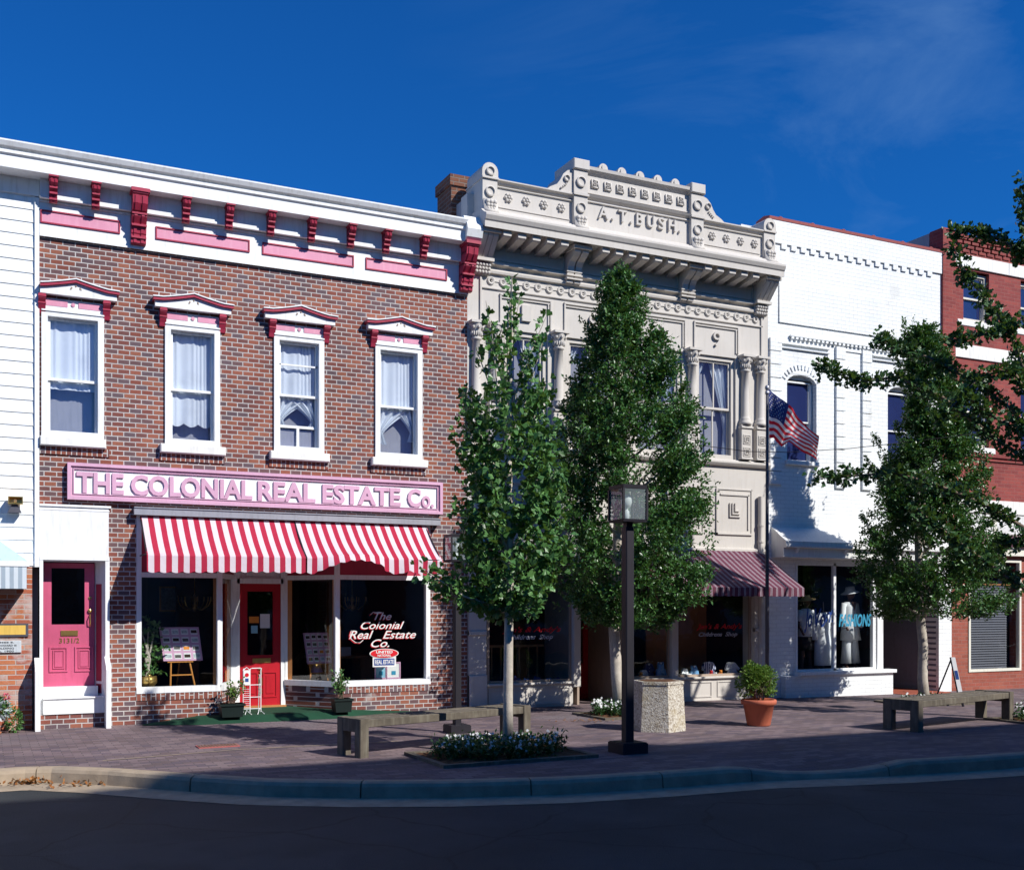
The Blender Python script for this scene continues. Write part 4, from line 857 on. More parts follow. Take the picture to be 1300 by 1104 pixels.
b.add([(S0-.1,2.2,-.1),(S1+.2,2.2,-.1),(S1+.2,2.2,2.9),(S0-.1,2.2,2.9)],[(0,1,2,3)]); b.add([(S0-.1,.13,2.7),(S1+.2,.13,2.7),(S1+.2,2.2,2.7),(S0-.1,2.2,2.7)],[(0,1,2,3)]); b.add([(S0-.1,.13,.40),(S1+.2,.13,.40),(S1+.2,2.2,.40),(S0-.1,2.2,.40)],[(0,1,2,3)])
b.add([(S0-.05,.13,0),(S0-.05,2.2,0),(S0-.05,2.2,2.7),(S0-.05,.13,2.7)],[(0,1,2,3)]); b.add([(S1+.1,.13,0),(S1+.1,2.2,0),(S1+.1,2.2,2.7),(S1+.1,.13,2.7)],[(0,1,2,3)]); b.build('shop_room','interior',B3)
# entrance alcove with clapboard return
b=MB(); b.add([(S1+.2,.12,-.2),(S1+.2,1.6,-.2),(S1+.2,1.6,2.6),(S1+.2,.12,2.6)],[(0,1,2,3)]); b.add([(S1+.2,1.6,-.2),(17.55,1.6,-.2),(17.55,1.6,2.6),(S1+.2,1.6,2.6)],[(0,1,2,3)]); b.add([(17.52,.0,-.2),(17.52,1.6,-.2),(17.52,1.6,2.6),(17.52,0,2.6)],[(0,1,2,3)])
b.add([(S1+.2,0,2.6),(17.6,0,2.6),(17.6,1.6,2.6),(S1+.2,1.6,2.6)],[(0,1,2,3)]); z=0
b2=MB(); z=-.1
while z<2.6: b2.add([(S1+.22,1.56,z),(17.5,1.56,z),(17.5,1.585,z+.11),(S1+.22,1.585,z+.11)],[(0,1,2,3)]); z+=.11
z=-.1
while z<2.6: b2.add([(17.515,.02,z+.11),(17.515,1.56,z+.11),(17.49,1.56,z),(17.49,.02,z)],[(0,1,2,3)]); z+=.11
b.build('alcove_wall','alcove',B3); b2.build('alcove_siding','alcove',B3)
b=MB(); b.box(16.2,17.5,-.35,1.6,-.12,-.055); b.build('alcove_floor','tile_red',B3)
b=MB(); b.box(17.50,17.86,-.05,.3,-.2,2.62); b.box(17.45,17.9,-.06,.2,2.5,2.62); b.build('pier','brick_white',B3)
# ================================================================== RED BRICK BUILDING
R0,R9=17.62,27.0
B4=thing('red_brick_building',(20,0,0),'red painted brick building with white stone bands at the right edge','building')
rw=[]; x=18.255
while x<26: rw+=[(x,x+.76,7.62,8.66),(x,x+.76,5.0,6.55)]; x+=1.72
wall(R0+.24,R9,3.9,9.30,rw,0,.3).build('wall','brick_red',B4)
b=MB(); b.box(R0,R0+.36,-.05,.3,2.62,9.42); b.build('corner_pier','brick_red',B4)
b=MB(); b.box(R0+.003,R9,.31,12,3.0,9.28); b.box(R0,R9,5.2,12,-.2,3.0); b.box(R0,R0+.003,.31,5,-.2,2); b.build('body','grayside',B4)
b=MB(); b.box(R0-.002,R0+.25,.31,12,8.6,9.40); b.build('party_parapet','grayside',B4)
b=MB()
for j,(zz,pj) in enumerate(((9.02,.02),(9.10,.035),(9.18,.05),(9.26,.06))):
    x=R0+.36+(j%2)*.12
    while x<R9-.2: b.box(x,x+.19,-pj,0,zz,zz+.055); x+=.24
b.box(R0+.36,R9,-.065,.3,9.30,9.36); b.build('corbel_course','brick_red',B4)
for z0,z1 in ((8.70,8.96),(6.82,7.10)):
    b=MB(); x=R0+.36
    while x<R9: b.bbox(x,min(x+1.6,R9)-.006,-.035,.0,z0,z1,.006); x+=1.6
    b.build('stone_band','sillwhite',B4)
b=MB(); b.bbox(R0+.36,R9,-.03,0,3.62,3.90,.006); b.build('stone_band','sillwhite',B4)
for i,(a,c,d,e) in enumerate(rw): sash(B4,a,c,d,e-.03,'cream','glass_navy',.06,.5,.08,.0,.10,0,(lambda p,a,c,az,zm,bz,y:lace(a,c,zm,bz,y,p)) if (i%2 and i<4) else None,.18)
b=MB(); b.box(R0+.36,R9,-.03,0,4.72,4.76); b.box(R0+.36,R9,-.04,0,4.80,4.86); b.build('string_course','brick_red',B4)
b=MB(); b.box(R0+.24,R9,.0,.1,3.18,3.62); 
x=R0+.36
while x<R9: b.box(x,x+.08,-.03,0,3.18,3.62); x+=1.15
b.build('transom_frame','cream',B4)
b=MB(); x=R0+.36
while x<R9-1: b.box(x+.10,x+1.13,-.012,.0,3.20,3.60); x+=1.15
b.build('transom_pane','whitecorr',B4)
b=MB(); b.prism_x([(0,3.18),(-.12,3.17),(-.16,2.92),(0,2.92)],R0+.24,R9); b.build('sign_band','purple',B4)
b=MB(); b.box(R0+.24,R9,-.10,.1,2.74,2.92); b.build('fascia','cream',B4)
ws=[(18.42,20.0),(20.12,21.8),(22.0,23.6)]
wall(R0+.0,R9,-.3,2.74,[(a,c,.30,2.66) for a,c in ws],.02,.3).build('shopfront_wall','brick_red_low',B4)
for a,c in ws:
    b=MB(); b.frame(a-.0,c,.30,2.66,.055,-.0,.09); w=b.build('display_window','cream',B4)
    b=MB(); b.add([(a,.05,.32),(c,.05,.32),(c,.05,2.6),(a,.05,2.6)],[(0,1,2,3)]); b.build('pane','glass_shop',w)
    b=MB(); z=.36
    while z<2.1: b.add([(a+.05,.12,z),(c-.30,.12,z),(c-.30,.15,z+.05),(a+.05,.15,z+.05)],[(0,1,2,3)]); z+=.052
    b.build('blind','blind',w)
    b=MB(); b.box(a+.05,c-.05,.11,.13,2.12,2.15); b.build('blind_rail','wood',w)
    b=MB(); b.add([(a,.6,0),(c,.6,0),(c,.6,2.7),(a,.6,2.7)],[(0,1,2,3)]); b.build('room','interior',w)
# ================================================================== ACROSS THE STREET (casts the shade on the kerb, mirrored in panes)
SY=-21.0; HT=.95*(21-5.12)
o=thing('brick_block',(26,SY,0),'tall brick commercial block across the street whose shade falls on the kerb','building')
rw=[(9+k*2.4,10.2+k*2.4,4.2+j*3.4,6.2+j*3.4) for k in range(16) for j in range(3)]
bb=wall(7.0,48,-.2,HT,rw+[(9+k*4.8,12.4+k*4.8,.5,3) for k in range(8)],0,.3); bb.v=[(v[0],SY-v[1],v[2]) for v in bb.v]; bb.build('wall','brick_red',o)
b=MB(); b.box(7.0,48,SY-14,SY-.31,-.2,HT-.1); b.build('body','grayside',o)
b=MB(); b.box(6.9,48.1,SY,SY+.06,HT-.35,HT-.02); b.build('cornice','sillwhite',o)
b=MB(); b.box(11.0,17.2,SY-.3,SY,HT-.02,HT+.30); b.build('parapet','brick_red',o)
b=MB()
for a,c,d,e in rw: b.box(a,c,SY-.2,SY-.15,d,e)
b.build('window_glazing','glass_navy',o)
o=thing('low_shop_row',(-8,SY,0),'low brick shop row across the street','building')
bb=wall(-30,6.9,-.2,5.6,[(-28+k*4.4,-25+k*4.4,.5,3) for k in range(8)],0,.3); bb.v=[(v[0],SY-v[1],v[2]) for v in bb.v]; bb.build('wall','brickA',o)
b=MB(); b.box(-30,6.9,SY-12,SY-.31,-.2,5.4); b.build('body','grayside',o)
# ================================================================== VEGETATION
RV=Vector((cs,-sn,0)); FV=Vector((sn,cs,0)); UP=Vector((0,0,1))
def rvec():
    while True:
        v=Vector((random.uniform(-1,1),random.uniform(-1,1),random.uniform(-1,1)))
        if .01<v.length<1: return v.normalized()
def leaf_diamond(V,F,p,d,n,L,W):
    s_=d.cross(n); 
    if s_.length<1e-4: s_=d.orthogonal()
    s_.normalize(); o=len(V); m=p+d*(L*.45)+n*(W*.12)
    V.append(p); V.append(m+s_*W*.5); V.append(p+d*L); V.append(m-s_*W*.5); F.append((o,o+1,o+2,o+3))
def leaf_fan(V,F,p,d,n,L,W):
    s_=d.cross(n)
    if s_.length<1e-4: s_=d.orthogonal()
    s_.normalize(); o=len(V)
    V.append(p); V.append(p+d*L*.62+s_*W*.5); V.append(p+d*L*.95+s_*W*.22+n*W*.1); V.append(p+d*L*.80); V.append(p+d*L*.95-s_*W*.22+n*W*.1); V.append(p+d*L*.62-s_*W*.5)
    F.append((o,o+1,o+2,o+3)); F.append((o,o+3,o+4,o+5))
def twig(V,F,p,d,ln,nl,L,W,fn,tv=None,spread=.7,jit=.0):
    for k in range(nl):
        t_=(k+random.random())/nl; q=p+d*(ln*t_)+rvec()*jit
        dd=(d*.5+rvec()*spread+UP*.1).normalized(); n_=(UP*.6+rvec()*.8).normalized(); sz=random.uniform(.7,1.15)
        fn(V,F,q,dd,n_,L*sz,W*sz)
def crown_prof(bx,by,t_,rows):
    """rows (py,left px,right px) -> list of (z,lateral centre,radius) about the trunk foot"""
    lat0=Vector((bx,by+CD,0)).dot(RV); out=[]
    for py,l,r in rows:
        z=CH+(HY-py)/FPX*t_; a=(l-650)/FPX*t_-lat0; c=(r-650)/FPX*t_-lat0; out.append((z,(a+c)/2,(c-a)/2))
    return sorted(out)
def interp(pr,z):
    if z<=pr[0][0]: return pr[0][1:]
    for a,c in zip(pr,pr[1:]):
        if z<=c[0]:
            k=(z-a[0])/(c[0]-a[0]); return (a[1]+(c[1]-a[1])*k,a[2]+(c[2]-a[2])*k)
    return pr[-1][1:]
def trunk_mesh(pts,rad,n=10):
    b=MB(); b.tube(pts,rad,n); return b
def holly(bx,by,rows,label,ntw,seed,tr,fs=.95,fo=0,spurs=()):
    random.seed(seed); t_=Vector((bx,by+CD,0)).dot(FV); pr=crown_prof(bx,by,t_,rows); z0,z1=pr[0][0],pr[-1][0]; base=Vector((bx,by,gz(bx)))
    T=thing('holly_tree',base,label,'tree','trees along the sidewalk')
    V=[];F=[]; tr_px=650+FPX*Vector((bx,by+CD,0)).dot(RV)/t_
    ph=[random.uniform(0,6.28) for _ in range(8)]
    # lobes: boughs reaching out from the stem
    boughs=[]
    nb=95
    for k in range(nb):
        z=z0+(z1-z0)*((k+random.random())/nb); lc,r=interp(pr,z); a=random.uniform(0,2*PI)
        rr=r*random.uniform(.72,1.02); c_=base*0+Vector((bx,by,z))+RV*(lc+rr*math.cos(a))+FV*(rr*math.sin(a)*fs+fo)
        s_=Vector((bx,by,max(z-r*.55-.1,z0+.02))); boughs.append((s_,c_,r))
    for i in range(ntw):
        s_,c_,r=random.choice(boughs) if random.random()<.8 else (None,None,None)
        if s_ is not None:
            k=random.uniform(.35,1.0)**.7; p=s_.lerp(c_,k)+rvec()*random.uniform(.02,.30)*min(1,r+.15)
            z=p.z
        else:
            z=random.uniform(z0,z1); lc,r=interp(pr,z); a=random.uniform(0,2*PI); q=math.sqrt(random.uniform(.05,1)); p=Vector((bx,by,z))+RV*(lc+r*q*math.cos(a))+FV*(r*q*math.sin(a)*fs+fo)
        lc,r=interp(pr,z); lat=(p-Vector((bx,by,0))).dot(RV)-lc; dep=((p-Vector((bx,by,0))).dot(FV)-fo)/fs; an=math.atan2(dep,lat)
        lim=r*(1.03+.06*math.sin(3*an+z*5+ph[0])+.08*math.sin(5*an-z*8+ph[1])+.09*math.sin(z*15+ph[2]))+.02
        if math.hypot(lat,dep)>lim and random.random()<.9: continue
        if z<z0-.05 or (z>z0+.68*(z1-z0) and random.random()<.28): continue
        d=(RV*math.cos(an)+FV*math.sin(an)+UP*random.uniform(.1,1.0)+rvec()*.5).normalized()
        twig(V,F,p,d,random.uniform(.10,.22),13,.064,.036,leaf_diamond,spread=.9,jit=.03)
    # fine leader twigs at the top
    for i in range(60):
        z=random.uniform(z0+(z1-z0)*.75,z1+.12); lc,r=interp(pr,z); p=Vector((bx,by,z))+RV*(lc+random.uniform(-1,1)*r)+FV*random.uniform(-1,1)*r; twig(V,F,p,(UP+rvec()*.4).normalized(),.22,9,.045,.026,leaf_diamond,jit=.02)
    for sx,sy in spurs:
        tip=P3(sx,sy,t_)+FV*random.uniform(-.3,.3); s_=P3(sx+(tr_px-sx)*.55,sy+75,t_)
        for k in range(46):
            q=s_.lerp(tip,random.random()**.8); twig(V,F,q+rvec()*random.uniform(0,.10),(tip-s_).normalized(),.12,10,.052,.032,leaf_diamond,spread=.9,jit=.02)
    b=MB(); b.v=V; b.f=F; b.build('crown','leaf_holly',T)
    b=MB(); b.tube(tr,[.105,.09,.085,.08,.06,.02][:len(tr)],12)
    for s_,c_,r in boughs[::2]: b.tube([s_,s_.lerp(c_,.5)+UP*.03,s_.lerp(c_,.9)],[.028,.016,.006],5,False)
    b.build('trunk','bark',T,True)
LT=Vector((8.88,-1.55+CD,0)).dot(FV)
def tp(px,py,bx,by): 
    t_=Vector((bx,by+CD,0)).dot(FV); return P3(px,py,t_)
hx,hy=8.93,-1.62
holly(hx,hy,[(350,782,790),(380,768,808),(420,754,832),(450,746,848),(475,735,860),(500,722,868),(530,716,880),(560,706,892),(600,698,896),(650,690,900),(690,688,903),(720,692,904),(750,716,890),(775,735,872),(796,755,845)],'tall dense dark green holly standing before the cream cast-iron building',8200,11,
  [Vector((hx,hy,-.05)),tp(783,860,hx,hy),tp(779,790,hx,hy),tp(784,700,hx,hy),tp(787,560,hx,hy),tp(787,380,hx,hy)],.95,0,[(758,374),(786,343),(818,378),(742,408),(838,426),(846,452),(736,470),(868,492),(812,398),(770,385),(700,560),(690,655),(716,520)])
hx,hy=15.07,-1.95
holly(hx,hy,[(422,1158,1172),(445,1148,1188),(470,1150,1198),(500,1156,1210),(530,1154,1218),(560,1142,1230),(600,1116,1242),(640,1108,1250),(680,1094,1256),(710,1084,1262),(740,1084,1272),(765,1094,1282),(784,1115,1262)],'broad dense holly beside the leaning sign board near the red brick building',8600,23,
  [Vector((hx,hy,-.1)),tp(1171,860,hx,hy),tp(1172,820,hx,hy),tp(1168,780,hx,hy),tp(1165,650,hx,hy),tp(1165,450,hx,hy)],.68,-.22,[(1142,416),(1178,412),(1128,436),(1200,436),(1104,584),(1112,560),(1096,655),(1082,700),(1138,540),(1258,600),(1275,690),(1240,640)])
# ---- young ginkgo in front of the brick building
def limb_leaves(V,F,pts,dens,spread,L,W,t0=.15):
    pts=[Vector(p) for p in pts]; 
    for a,c in zip(pts,pts[1:]):
        n_=max(2,int((c-a).length*dens))
        for k in range(n_):
            q=a.lerp(c,random.random()); s_=rvec()*random.uniform(.2,1)*spread; p=q+s_
            d=(s_.normalized()*.6+UP*random.uniform(-.6,.5)+rvec()*.5).normalized()
            leaf_fan(V,F,p,d,(UP*.5-Vector((0,1,0))*.3+rvec()*.8).normalized(),L*random.uniform(.7,1.15),W*random.uniform(.75,1.15))
random.seed(5)
gx,gy=5.28,-5.10; gt=Vector((gx,gy+CD,0)).dot(FV); T=thing('ginkgo_tree',(gx,gy,0),'slender young ginkgo with loose upright branches and pale trunk in front of the brick corner','tree','trees along the sidewalk')
V=[];F=[];bm=MB()
tips=[(650,352),(617,382),(660,375),(694,398),(604,440),(593,490),(588,528),(584,560),(690,432),(694,480),(700,560),(704,600),(716,650),(720,690),(708,720),(538,722),(552,742),(586,668),(582,640),(604,600),(690,742),(678,768),(618,772),(600,700),(640,420),(672,440),(625,430),(596,572),(712,620),(586,700),(570,735)]
for px,py in tips:
    dz=random.uniform(-.55,.55)*min(1,(py-340)/200)
    tip=P3(px,py,gt)+FV*dz
    ys=min(775,py+ (120 if py<600 else 60) +abs(px-645)*.3); s_=P3(645,ys,gt); m_=s_.lerp(tip,.5)+(tip-s_).cross(FV).normalized()*random.uniform(-.05,.05)-UP*.04
    bm.tube([s_,m_,tip],[.018,.012,.004],5,False)
    limb_leaves(V,F,[s_.lerp(tip,.35) if py<480 else s_.lerp(tip,.15),m_,tip],75 if py<480 else 170,.07 if py<480 else .13,.080,.090)
pr=crown_prof(gx,gy,gt,[(500,612,680),(520,606,684),(560,612,692),(600,614,700),(650,598,712),(700,592,714),(740,600,692),(770,628,664)])
for i in range(330):
    z=random.uniform(pr[0][0],pr[-1][0]-.3*random.random()); lc,r=interp(pr,z); a=random.uniform(0,2*PI); q=math.sqrt(random.uniform(.1,1)); p=Vector((gx,gy,z))+RV*(lc+r*q*math.cos(a))+FV*(r*q*math.sin(a))
    d=(RV*math.cos(a)+FV*math.sin(a)+UP*.8).normalized(); 
    for k in range(9):
        pp=p+d*.26*random.random()+rvec()*.07; leaf_fan(V,F,pp,(rvec()+d*.4-UP*.2).normalized(),(UP*.6+rvec()*.8).normalized(),.082*random.uniform(.6,1.15),.092*random.uniform(.6,1.15))
b=MB(); b.v=V; b.f=F; b.build('crown','leaf_ginkgo',T)
bm.tube([(gx,gy,-.02),P3(645,880,gt),P3(646,785,gt),P3(648,700,gt),P3(646,560,gt),P3(650,420,gt),P3(650,356,gt)],[.062,.054,.05,.04,.028,.012,.004],12); bm.build('trunk','bark',T,True)
# ---- ginkgo at the right edge, its limbs reach into the picture
random.seed(9)
gx,gy=14.5,-5.05; gt=Vector((gx,gy+CD,0)).dot(FV); T=thing('ginkgo_tree',(gx,gy,gz(gx)),'ginkgo beyond the right picture edge whose long leafy limbs reach across the holly','tree','trees along the sidewalk')
V=[];F=[];bm=MB(); TX=1343
limbs=[([(TX,660),(1300,578),(1262,548),(1205,500),(1150,472),(1100,478),(1072,462),(1050,448)],.6),
 ([(TX,720),(1300,668),(1255,640),(1190,612),(1140,598),(1080,602),(1040,603)],.3),
 ([(TX,560),(1302,470),(1285,420),(1258,380),(1232,345),(1216,305)],.2),
 ([(TX,520),(1300,405),(1262,420),(1225,432),(1204,430)],0),
 ([(TX,430),(1310,325),(1270,300),(1238,290),(1208,286)],.2),
 ([(TX,420),(1300,330),(1296,280),(1293,228)],-.2),
 ([(TX,720),(1320,690),(1297,684),(1278,690)],.3),([(TX,790),(1300,745),(1262,718),(1225,690),(1190,662),(1165,640)],.2),
 ([(TX,600),(1290,520),(1240,478),(1190,448),(1140,432),(1128,412)],.5),([(TX,640),(1300,555),(1240,520),(1215,500)],-.2),
 ([(TX,560),(1300,500),(1280,470),(1240,480),(1200,520),(1180,540)],-.3),([(TX,480),(1330,300),(1340,200)],0),([(TX,640),(1420,500),(1480,420)],.4),([(TX,640),(1430,620),(1500,560)],-.4),([(TX,520),(1400,380),(1440,300)],.8),([(TX,700),(1380,650),(1400,600)],-1.2),([(TX,600),(1380,500),(1400,420)],-1.2)]
for pts,dd in limbs:
    n_=len(pts); q=[P3(a,c,gt)+FV*dd*i/(n_-1) for i,(a,c) in enumerate(pts)]
    bm.tube(q,[.035*(1-i/n_)+.004 for i in range(n_)],6,False)
    limb_leaves(V,F,q[1:] if pts[1][0]>1290 else q,200,.12,.085,.088)
    for a,c in zip(q[1:],q[2:]):
        for k in range(3):
            p=a.lerp(c,random.random()); d=(rvec()+UP*.2).normalized(); limb_leaves(V,F,[p,p+d*.18],110,.05,.08,.085)
b=MB(); b.v=V; b.f=F; b.build('crown','leaf_ginkgo_dark',T)
bm.tube([(gx,gy,-.1),(gx,gy,1.5),P3(TX,560,gt),P3(TX,300,gt),P3(TX,180,gt)],[.10,.085,.06,.03,.01],12); bm.build('trunk','barkdark',T,True)
# ---- flower beds
def bed(cx,cy,w,d,label,n,h,seed,flow=.35,edge='timber',fx=None):
    random.seed(seed); g=gz(cx); T=thing('flower_bed',(cx,cy,g),label,'flower bed','square tree beds in the brick sidewalk')
    b=MB(); e=.07
    b.box(cx-w/2,cx+w/2,cy-d/2,cy-d/2+e,g-.02,g+.035); b.box(cx-w/2,cx+w/2,cy+d/2-e,cy+d/2,g-.02,g+.035); b.box(cx-w/2,cx-w/2+e,cy-d/2+e,cy+d/2-e,g-.02,g+.035); b.box(cx+w/2-e,cx+w/2,cy-d/2+e,cy+d/2-e,g-.02,g+.035); b.build('edging',edge,T)
    b=MB(); b.grid(lambda u,v:(cx-w/2+e+(w-2*e)*u,cy-d/2+e+(d-2*e)*v,g+.02+.05*math.sin(u*PI)*math.sin(v*PI)+.012*math.sin(u*31)*math.cos(v*27)),24,24); b.build('mulch','mulch',T)
    V=[];F=[];V2=[];F2=[]
    for i in range(n):
        a=random.uniform(0,2*PI); q=math.sqrt(random.random())*.94; x=cx+(w/2-e)*q*math.cos(a); y=cy+(d/2-e)*q*math.sin(a)
        if fx: x=cx+fx[0]+(fx[1]-fx[0])*random.random(); y=cy+fx[2]+(fx[3]-fx[2])*random.random()
        hh=h*random.uniform(.5,1.1); p=Vector((x,y,g+.03))
        for k in range(15):
            t_=random.random(); pp=p+UP*hh*t_+rvec()*.05; leaf_diamond(V,F,pp,(rvec()+UP*.2).normalized(),(UP+rvec()*.6).normalized(),.055,.03)
        if random.random()<flow:
            for _ in range(random.choice((1,2))):
                c_=p+UP*(hh+.01)+rvec()*.03; nn_=(Vector((0,-1,.5))+rvec()*.7).normalized(); t1=nn_.orthogonal().normalized(); t2=nn_.cross(t1)
                for k in range(5):
                    dd=(t1*math.cos(k*1.257)+t2*math.sin(k*1.257)); leaf_diamond(V2,F2,c_,dd,nn_,.022,.019)
    b=MB(); b.v=V; b.f=F; o=b.build('plants','leaf_flower',T); o['kind']='stuff'
    b=MB(); b.v=V2; b.f=F2; o=b.build('blossoms','petal_white',T); o['kind']='stuff'
bed(5.16,-5.16,1.85,1.15,'square bed of white impatiens at the foot of the young ginkgo',300,.18,3,.26)
bed(8.78,-1.85,1.15,1.0,'bed of white flowers under the tall holly before the cream building',120,.20,4,.8)
bed(15.05,-1.95,1.3,1.1,'timber edged bed with few flowers under the broad holly',26,.12,5,.7)
bed(14.4,-5.1,1.6,1.3,'dark flower bed cut by the right picture edge',150,.20,6,.6)
# litter of dry leaves in the gutter
random.seed(2); V=[];F=[]
for i in range(150):
    c_=Vector((.42+random.gauss(0,.12),-3.97+random.gauss(0,.05),-.125)) if i<100 else Vector((random.uniform(.5,1.3),-4.22-random.random()*.2,-.13))
    leaf_diamond(V,F,c_+UP*random.random()*.03,(rvec()*Vector((1,1,.3))).normalized() if 0 else rvec(),(UP+rvec()*.5).normalized(),.05,.03)
for i in range(60):
    c_=Vector((8.0+random.gauss(0,.25),-2.3+random.gauss(0,.12),gz(8)+.006)); leaf_diamond(V,F,c_,Vector((random.uniform(-1,1),random.uniform(-1,1),.1)).normalized(),UP,.05,.03)
b=MB(); b.v=V; b.f=F; b.build('fallen_leaves','dryleaf',None,label='brown fallen leaves gathered in the gutter and beside the bed',kind='stuff')
# ================================================================== STREET FURNITURE
def copy_tree(o,parent=None):
    c=o.copy(); C.objects.link(c)
    if parent: c.parent=parent
    for ch in list(o.children): copy_tree(ch,c)
    return c
lx,ly=6.60,-5.52; g=gz(lx)
L=thing('street_lamp',(lx,ly,g),'dark square street lamp standing in the centre by the kerb','street lamp','square street lamps')
b=MB(); b.box(lx-.165,lx+.165,ly-.165,ly+.165,g,g+.115); b.box(lx-.155,lx+.155,ly-.155,ly+.155,g+.115,g+.125); b.build('base','darkmetal',L)
b=MB(); r=.053; b.prism_z([(lx-r,ly-r+.01),(lx-r+.01,ly-r),(lx+r-.01,ly-r),(lx+r,ly-r+.01),(lx+r,ly+r),(lx-r,ly+r)],g+.125,2.57); b.prism_z([(lx-.04,ly-.04),(lx+.04,ly-.04),(lx+.04,ly+.04),(lx-.04,ly+.04)],2.57,2.63); b.build('post','darkmetal',L)
z0,z1,r=2.62,3.04,.155; b=MB()
b.prism_z([(lx-r,ly-r),(lx+r,ly-r),(lx+r,ly+r),(lx-r,ly+r)],z0,z0+.03,1.04,(lx,ly)); b.prism_z([(lx-r,ly-r),(lx+r,ly-r),(lx+r,ly+r),(lx-r,ly+r)],z1-.045,z1,1.03,(lx,ly))
for sx in (-1,1):
    for sy in (-1,1): b.box(lx+sx*r-.012,lx+sx*r+.012,ly+sy*r-.012,ly+sy*r+.012,z0+.03,z1-.045)
b.build('lantern_frame','darkmetal',L)
for q in range(4):
    b=MB(); e=r-.004; p=[(-e,-e),(e,-e),(e,e),(-e,e)]; a,c=p[q],p[(q+1)%4]; b.add([(lx+a[0],ly+a[1],z0+.03),(lx+c[0],ly+c[1],z0+.03),(lx+c[0],ly+c[1],z1-.04),(lx+a[0],ly+a[1],z1-.04)],[(0,1,2,3)]); b.build('lamp_pane','glass_lamp',L)
b=MB(); b.lathe([(.03,z0+.04),(.034,z0+.05),(.034,z0+.13),(.02,z0+.14),(.02,z0+.16),(.05,z0+.18),(.064,z0+.23),(.06,z0+.29),(.035,z0+.325),(0,z0+.33)],(lx-.02,ly,0),14); b.build('bulb','lampwhite',L,True)
L2=copy_tree(L); L2.location=(5.62,-2.86,0); L2.scale=(.86,.86,.86); L2['label']='dark square street lamp partly behind the young ginkgo before the brick wall corner'
# benches
def bench():
    T=thing('timber_bench',(0,0,0),'weathered timber bench running from the left to behind the young ginkgo','bench','timber benches by the tree beds')
    Lb,W,H=2.55,.46,.43
    for x in (0,Lb-.11):
        for y in (0,W-.11): b=MB(); b.prism_z([(x,y+.008),(x+.008,y),(x+.11,y),(x+.11,y+.11),(x,y+.11)],0,H-.002); b.build('leg','timber',T)
        b=MB(); b.box(x+.003,x+.107,.11,W-.11,H-.15,H-.004); b.build('end_rail','timber',T)
    for y in (.01,.17,.33): b=MB(); b.bbox(.11,Lb-.11,y,y+.12,H-.10,H-.012,.006); b.build('seat_beam','timber',T)
    return T
T=bench(); T.location=(3.70,-4.66,0); T.rotation_euler=(0,0,R(16))
T2=copy_tree(T); T2.location=(11.30,-5.36,gz(11.3)); T2.rotation_euler=(0,0,R(12)); T2.scale=(1.0,1.18,1.0); T2['label']='weathered timber bench at the right, its end frame in shade near the dark flower bed'
# aggregate planter bin
px_,py_=8.22,-3.72; g=gz(px_); b=MB()
def ngon(cx,cy,r,n,rot): return [(cx+r*math.cos(2*PI*k/n+rot),cy+r*math.sin(2*PI*k/n+rot)) for k in range(n)]
T=thing('concrete_planter',(px_,py_,g),'hexagonal exposed aggregate concrete planter beside the centre street lamp','planter')
b.prism_z(ngon(px_,py_,.37,6,R(18)),g,g+.63,.90,(px_,py_)); b.build('body','aggregate',T)
b=MB(); b.prism_z(ngon(px_,py_,.345,6,R(18)),g+.63,g+.67,1.0,(px_,py_)); b.build('rim','aggregate',T)
b=MB(); b.prism_z(ngon(px_,py_,.28,6,R(18)),g+.67,g+.675,1.0,(px_,py_)); b.build('soil','mulch',T)
def shrub(b,V,F,c,rx,rz,n,L=.045,W=.03,fn=leaf_diamond):
    for i in range(n):
        v=rvec(); q=random.uniform(.45,1)**.6; p=Vector((c[0]+v.x*rx*q,c[1]+v.y*rx*q,c[2]+v.z*rz*q)); fn(V,F,p,(rvec()*.7+v+UP*.3).normalized(),(UP+rvec()).normalized(),L*random.uniform(.7,1.2),W*random.uniform(.7,1.2))
random.seed(31)
px_,py_=9.86,-3.80; g=gz(px_); T=thing('potted_shrub',(px_,py_,g),'round green shrub in a terracotta pot on the sidewalk beside the flagpole','potted plant')
b=MB(); b.lathe([(.15,g),(.165,g+.02),(.215,g+.30),(.245,g+.305),(.25,g+.36),(.235,g+.375),(.21,g+.37),(.205,g+.33),(0,g+.33)],(px_,py_,0),28); b.build('pot','terracotta',T,True)
b=MB()
for k in range(14): a=k*.45; b.tube([(px_+.05*math.cos(a),py_+.05*math.sin(a),g+.33),(px_+.12*math.cos(a*2),py_+.12*math.sin(a*2),g+.5),(px_+.24*math.cos(a*3),py_+.22*math.sin(a*3),g+.7)],[.008,.006,.003],5)
b.build('stems','barkdark',T)
V=[];F=[]; [shrub(None,V,F,(px_+random.uniform(-.20,.20),py_+random.uniform(-.14,.14),g+random.uniform(.50,.80)),random.uniform(.08,.14),random.uniform(.08,.13),210,.040,.026) for _ in range(20)]
b=MB(); b.v=V; b.f=F; b.build('foliage','leaf_shrub',T)
